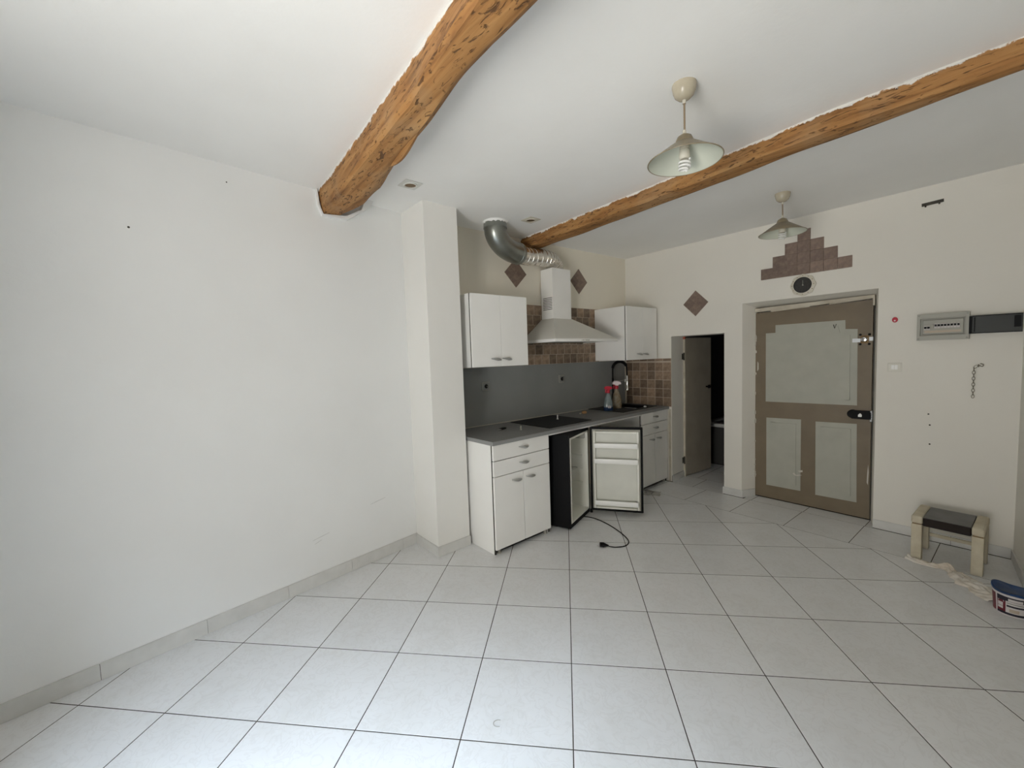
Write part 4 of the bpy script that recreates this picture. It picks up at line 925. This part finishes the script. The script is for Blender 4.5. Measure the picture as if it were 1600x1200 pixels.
# ------------------------------------------------------------------ pendant lamps, ceiling spots
def pendant(label, x, y, ztop, zrim):
    t = thing('pendant_lamp', label, 'lamp', (x,y,0), 0, 'metal pendant lamps with spiral bulbs')
    b = newbm(); lathe(b, [(0,ZC-0.066),(0.012,ZC-0.0655),(0.027,ZC-0.060),(0.040,ZC-0.047),(0.048,ZC-0.028),(0.051,ZC-0.008),(0.051,ZC-0.0005),(0,ZC-0.0005)], seg=28); obj('canopy_cup', b, M_cup, t, True)
    b = newbm(); lathe(b, [(0.0075,ZC-0.082),(0.008,ZC-0.066)], seg=12); lathe(b, [(0.009,ztop-0.002),(0.0075,ztop+0.018),(0,ztop+0.018)], seg=12); obj('cord_grip', b, M_cream, t, True)
    b = newbm(); tube(b, [(0,0,ZC-0.07),(0.001,0,ztop)], 0.0042, 8); obj('cord', b, M_cord, t, True)
    hs = ztop-zrim
    b = newbm(); lathe(b, [(0,ztop),(0.016,ztop-0.001),(0.030,ztop-0.010),(0.037,ztop-0.026),(0.039,ztop-0.034),(0.044,ztop-0.036),(0.154,zrim+0.002),(0.156,zrim),(0.153,zrim-0.001)], seg=48); sh = obj('shade', b, M_lamp, t, True)
    b = newbm(); lathe(b, [(0.153,zrim-0.001),(0.151,zrim+0.001),(0.042,ztop-0.040),(0.030,ztop-0.036),(0,ztop-0.036)], seg=48); obj('shade_lining', b, M_lampin, sh, True)
    b = newbm(); tube(b, [(0.156*math.cos(2*math.pi*k/48),0.156*math.sin(2*math.pi*k/48),zrim) for k in range(49)], 0.0022, 6, False); obj('rim_bead', b, M_lamp, sh, True)
    b = newbm(); lathe(b, [(0.021,ztop-0.03),(0.021,ztop-0.062),(0.017,ztop-0.064)], seg=20); obj('lamp_holder', b, M_creamp, t, True)
    bz = ztop-0.060
    b = newbm(); lathe(b, [(0.016,bz),(0.022,bz-0.008),(0.024,bz-0.036),(0.018,bz-0.046),(0,bz-0.046)], seg=20); bl = obj('bulb', b, M_cream, t, True)
    pts=[]; turns=3.2; nn=110
    for k in range(nn+1):
        u=k/nn; a=u*turns*2*math.pi; r_=0.0225 if u<0.86 else 0.0225*(1-(u-0.86)/0.14*0.75); pts.append(V((r_*math.cos(a),r_*math.sin(a),bz-0.050-0.046*u)))
    b = newbm(); tube(b, pts, 0.0046, 8); obj('spiral_tube', b, M_bulb, bl, True)
pendant('old metal pendant lamp with spiral bulb, the nearer and larger-looking', 2.126, -0.044, 2.487, 2.374)
pendant('old metal pendant lamp with spiral bulb hanging before the tile pyramid', 1.985, 1.800, 2.515, 2.402)
def spot(label, x, y, m):
    t = thing('ceiling_spot', label, 'spotlight', (x,y,ZC), 0, 'recessed square ceiling spots')
    b = newbm(); bbox(b, -0.062,0.062,-0.062,0.062,-0.006,-0.0004,0.002,1); obj('plate', b, m, t)
    b = newbm(); lathe(b, [(0.046,-0.006),(0.044,-0.012),(0.038,-0.012),(0.036,-0.005)], seg=28); obj('ring', b, m, t, True)
    b = newbm(); lathe(b, [(0.036,-0.0065),(0.02,-0.0075),(0,-0.008)], seg=28); obj('reflector', b, M_brass, t, True)
spot('square recessed ceiling spot near the thick beam', 0.483, -0.520, mat('spot_white',(0.70,0.70,0.66),0.5))
spot('yellowed square ceiling spot beside the exhaust duct', 0.437, 0.632, M_cream)

# ------------------------------------------------------------------ stool, rag, paint tub
st = thing('foot_stool', 'low cream stool with worn dark seat against the wall', 'stool', (2.715,2.088,0), -math.radians(4))
SW, SD, SH = 0.345, 0.325, 0.318
for x0 in (0.0, SW-0.058):
    b = newbm(); bbox(b, x0,x0+0.058,0.0,SD,0.262,SH,0.012,3); obj('side_rail', b, M_stool, st, True)
    for y0 in (0.003, SD-0.060):
        b = newbm(); bbox(b, x0+0.002,x0+0.056,y0,y0+0.057,0.0,0.257,0.004,2); obj('leg', b, M_stool, st, True)
        b = newbm(); box(b, x0+0.006,x0+0.052,y0+0.004,y0+0.053,0.255,0.264); obj('joint_gap', b, M_brass, st)
b = newbm(); bbox(b, 0.059,SW-0.059,0.008,SD-0.01,0.252,0.309,0.004,1); se = obj('seat', b, M_seat, st)
b = newbm(); bbox(b, 0.060,SW-0.060,0.010,SD-0.012,0.308,0.312,0.0015,1); obj('seat_top', b, M_seattop, se)
b = newbm(); bbox(b, 0.058,SW-0.058,SD-0.045,SD-0.03,0.10,0.125,0.003,1); obj('stretcher', b, M_stool, st)
# rag: a thin twisted tail and a crumpled wide end
b = newbm(); path = smooth_path([(2.700,2.075,0),(2.76,2.045,0),(2.83,2.050,0),(2.885,2.055,0),(2.93,2.020,0),(2.962,1.965,0),(2.995,1.915,0),(3.045,1.855,0),(3.09,1.80,0),(3.125,1.745,0)], 9)
wid = [0.015,0.030,0.034,0.026,0.030,0.060,0.078,0.074,0.066,0.05]
n=len(path); mC=21; rows=[]
for i,p in enumerate(path):
    u=i/(n-1)*(len(wid)-1); k=min(int(u),len(wid)-2); w=wid[k]+(wid[k+1]-wid[k])*(u-k)
    t=(path[min(i+1,n-1)]-path[max(i-1,0)]).normalized(); s=V((-t.y,t.x,0)); r_=[]
    for j in range(mC):
        v=j/(mC-1)*2-1
        fold=abs(math.sin(v*3.2+2.6*noise.noise(V((i*0.09,0.5,2.0)))*2.0))*0.25+1.0*abs(noise.noise(V((i*0.11,v*1.9,3.3))))+0.4*abs(noise.noise(V((i*0.3,v*4.6,7.3))))
        h=0.003+0.034*fold*(1-v*v*0.75)+0.018*math.exp(-((i-30)/4.0)**2)*(1-v*v)
        ww=w*(1+0.40*noise.noise(V((i*0.22,1.7 if v<0 else 5.1,0))))
        r_.append(b.verts.new(p+s*(v*ww)+V((0,0,h if abs(v)<0.99 else 0.002))))
    rows.append(r_)
for p,q in zip(rows,rows[1:]):
    for j in range(mC-1): b.faces.new((p[j],p[j+1],q[j+1],q[j]))
tag(obj('cleaning_rag', b, M_cloth, None, 'all'), 'dirty white rag twisted on the floor before the stool', 'rag')
# paint tub
pt = thing('filler_tub', 'small printed filler tub with blue lid near the right wall', 'tub', (3.168,1.662,0))
b = newbm(); lathe(b, [(0,0.0),(0.066,0.0),(0.069,0.003),(0.077,0.113),(0.080,0.114),(0.080,0.123),(0.077,0.124)], seg=40); obj('tub_body', b, M_lbl, pt, True)
def wrap(name, a0, a1, z0, z1, m, off=0.0008, parent=pt):
    b=newbm(); n=14; A=[];B=[]
    for k in range(n+1):
        a=math.radians(a0+(a1-a0)*k/n); r0=0.069+0.008*(z0/0.125)+off; r1=0.069+0.008*(z1/0.125)+off
        A.append(b.verts.new((r0*math.cos(a),r0*math.sin(a),z0))); B.append(b.verts.new((r1*math.cos(a),r1*math.sin(a),z1)))
    for k in range(n): b.faces.new((A[k],A[k+1],B[k+1],B[k]))
    return obj(name, b, m, parent, True)
wr = wrap('printed_wrap', 221, 400, 0.010, 0.110, M_maroon)
wrap('printed_wrap', 150, 214, 0.010, 0.110, M_maroon)
wrap('top_band', 221, 400, 0.084, 0.1105, M_navy, 0.0014, wr); wrap('bottom_band', 221, 400, 0.009, 0.022, M_navy, 0.0014, wr)
wrap('text_panel', 224, 241, 0.036, 0.072, M_lbl, 0.0016, wr); wrap('text_line', 224, 241, 0.050, 0.052, M_maroon, 0.0022, wr)
wrap('picture_panel', 249, 312, 0.022, 0.087, M_lbl, 0.0016, wr); wrap('picture_band', 252, 312, 0.056, 0.066, M_navy, 0.0022, wr); wrap('picture_band', 252, 312, 0.074, 0.079, M_greyd, 0.0022, wr)
wrap('brand_print', 256, 296, 0.089, 0.103, M_lbl, 0.0022, wr); wrap('picture_blot', 260, 288, 0.027, 0.046, M_joint, 0.0022, wr)
b = newbm(); vs = lathe(b, [(0.0765,0.121),(0.082,0.122),(0.082,0.131),(0.076,0.133),(0.070,0.129),(0,0.129)], seg=40)
for v in vs:
    a=math.atan2(v.co.y,v.co.x); k=max(0.0, math.cos(a-math.radians(170)))
    v.co.z += 0.016*k*k + 0.004*math.sin(3*a)
obj('lid', b, M_blue, pt, True)
# c-shaped hair clip / twist of wire on the floor
b = newbm(); pts=[(math.cos(a)*0.020,math.sin(a)*0.016,0.0018) for a in [math.radians(d) for d in range(60,300,12)]]; tube(b, pts, 0.0013, 6)
o = obj('wire_scrap', b, M_greyp, None, True); o.location = (1.735,-0.905,0.0); o.rotation_euler=(0,0,0.9); tag(o, 'thin c-shaped wire scrap on a front floor tile', 'wire')
# faint rubbed marks low on the left wall
M_scuff = mat('rubbed_grey_mark', (0.70, 0.70, 0.69), rough=0.9, var=0.1, vscale=30)
for (y, z, L_, h) in ((-0.66,0.455,0.13,0.012),(-1.10,0.33,0.12,0.012),(-1.12,0.30,0.05,0.010)):
    b = newbm(); pts = [(-L_/2,-h*0.9),(-L_*0.1,-h*0.3),(L_/2,h*0.7),(L_*0.46,h),(0.0,h*0.35),(-L_*0.45,-h*0.5)]
    A = [b.verts.new((xl(y+q)+0.0008, y+q, z+w)) for q, w in pts]; b.faces.new(A); obj('scuff', b, M_scuff, wall_left)
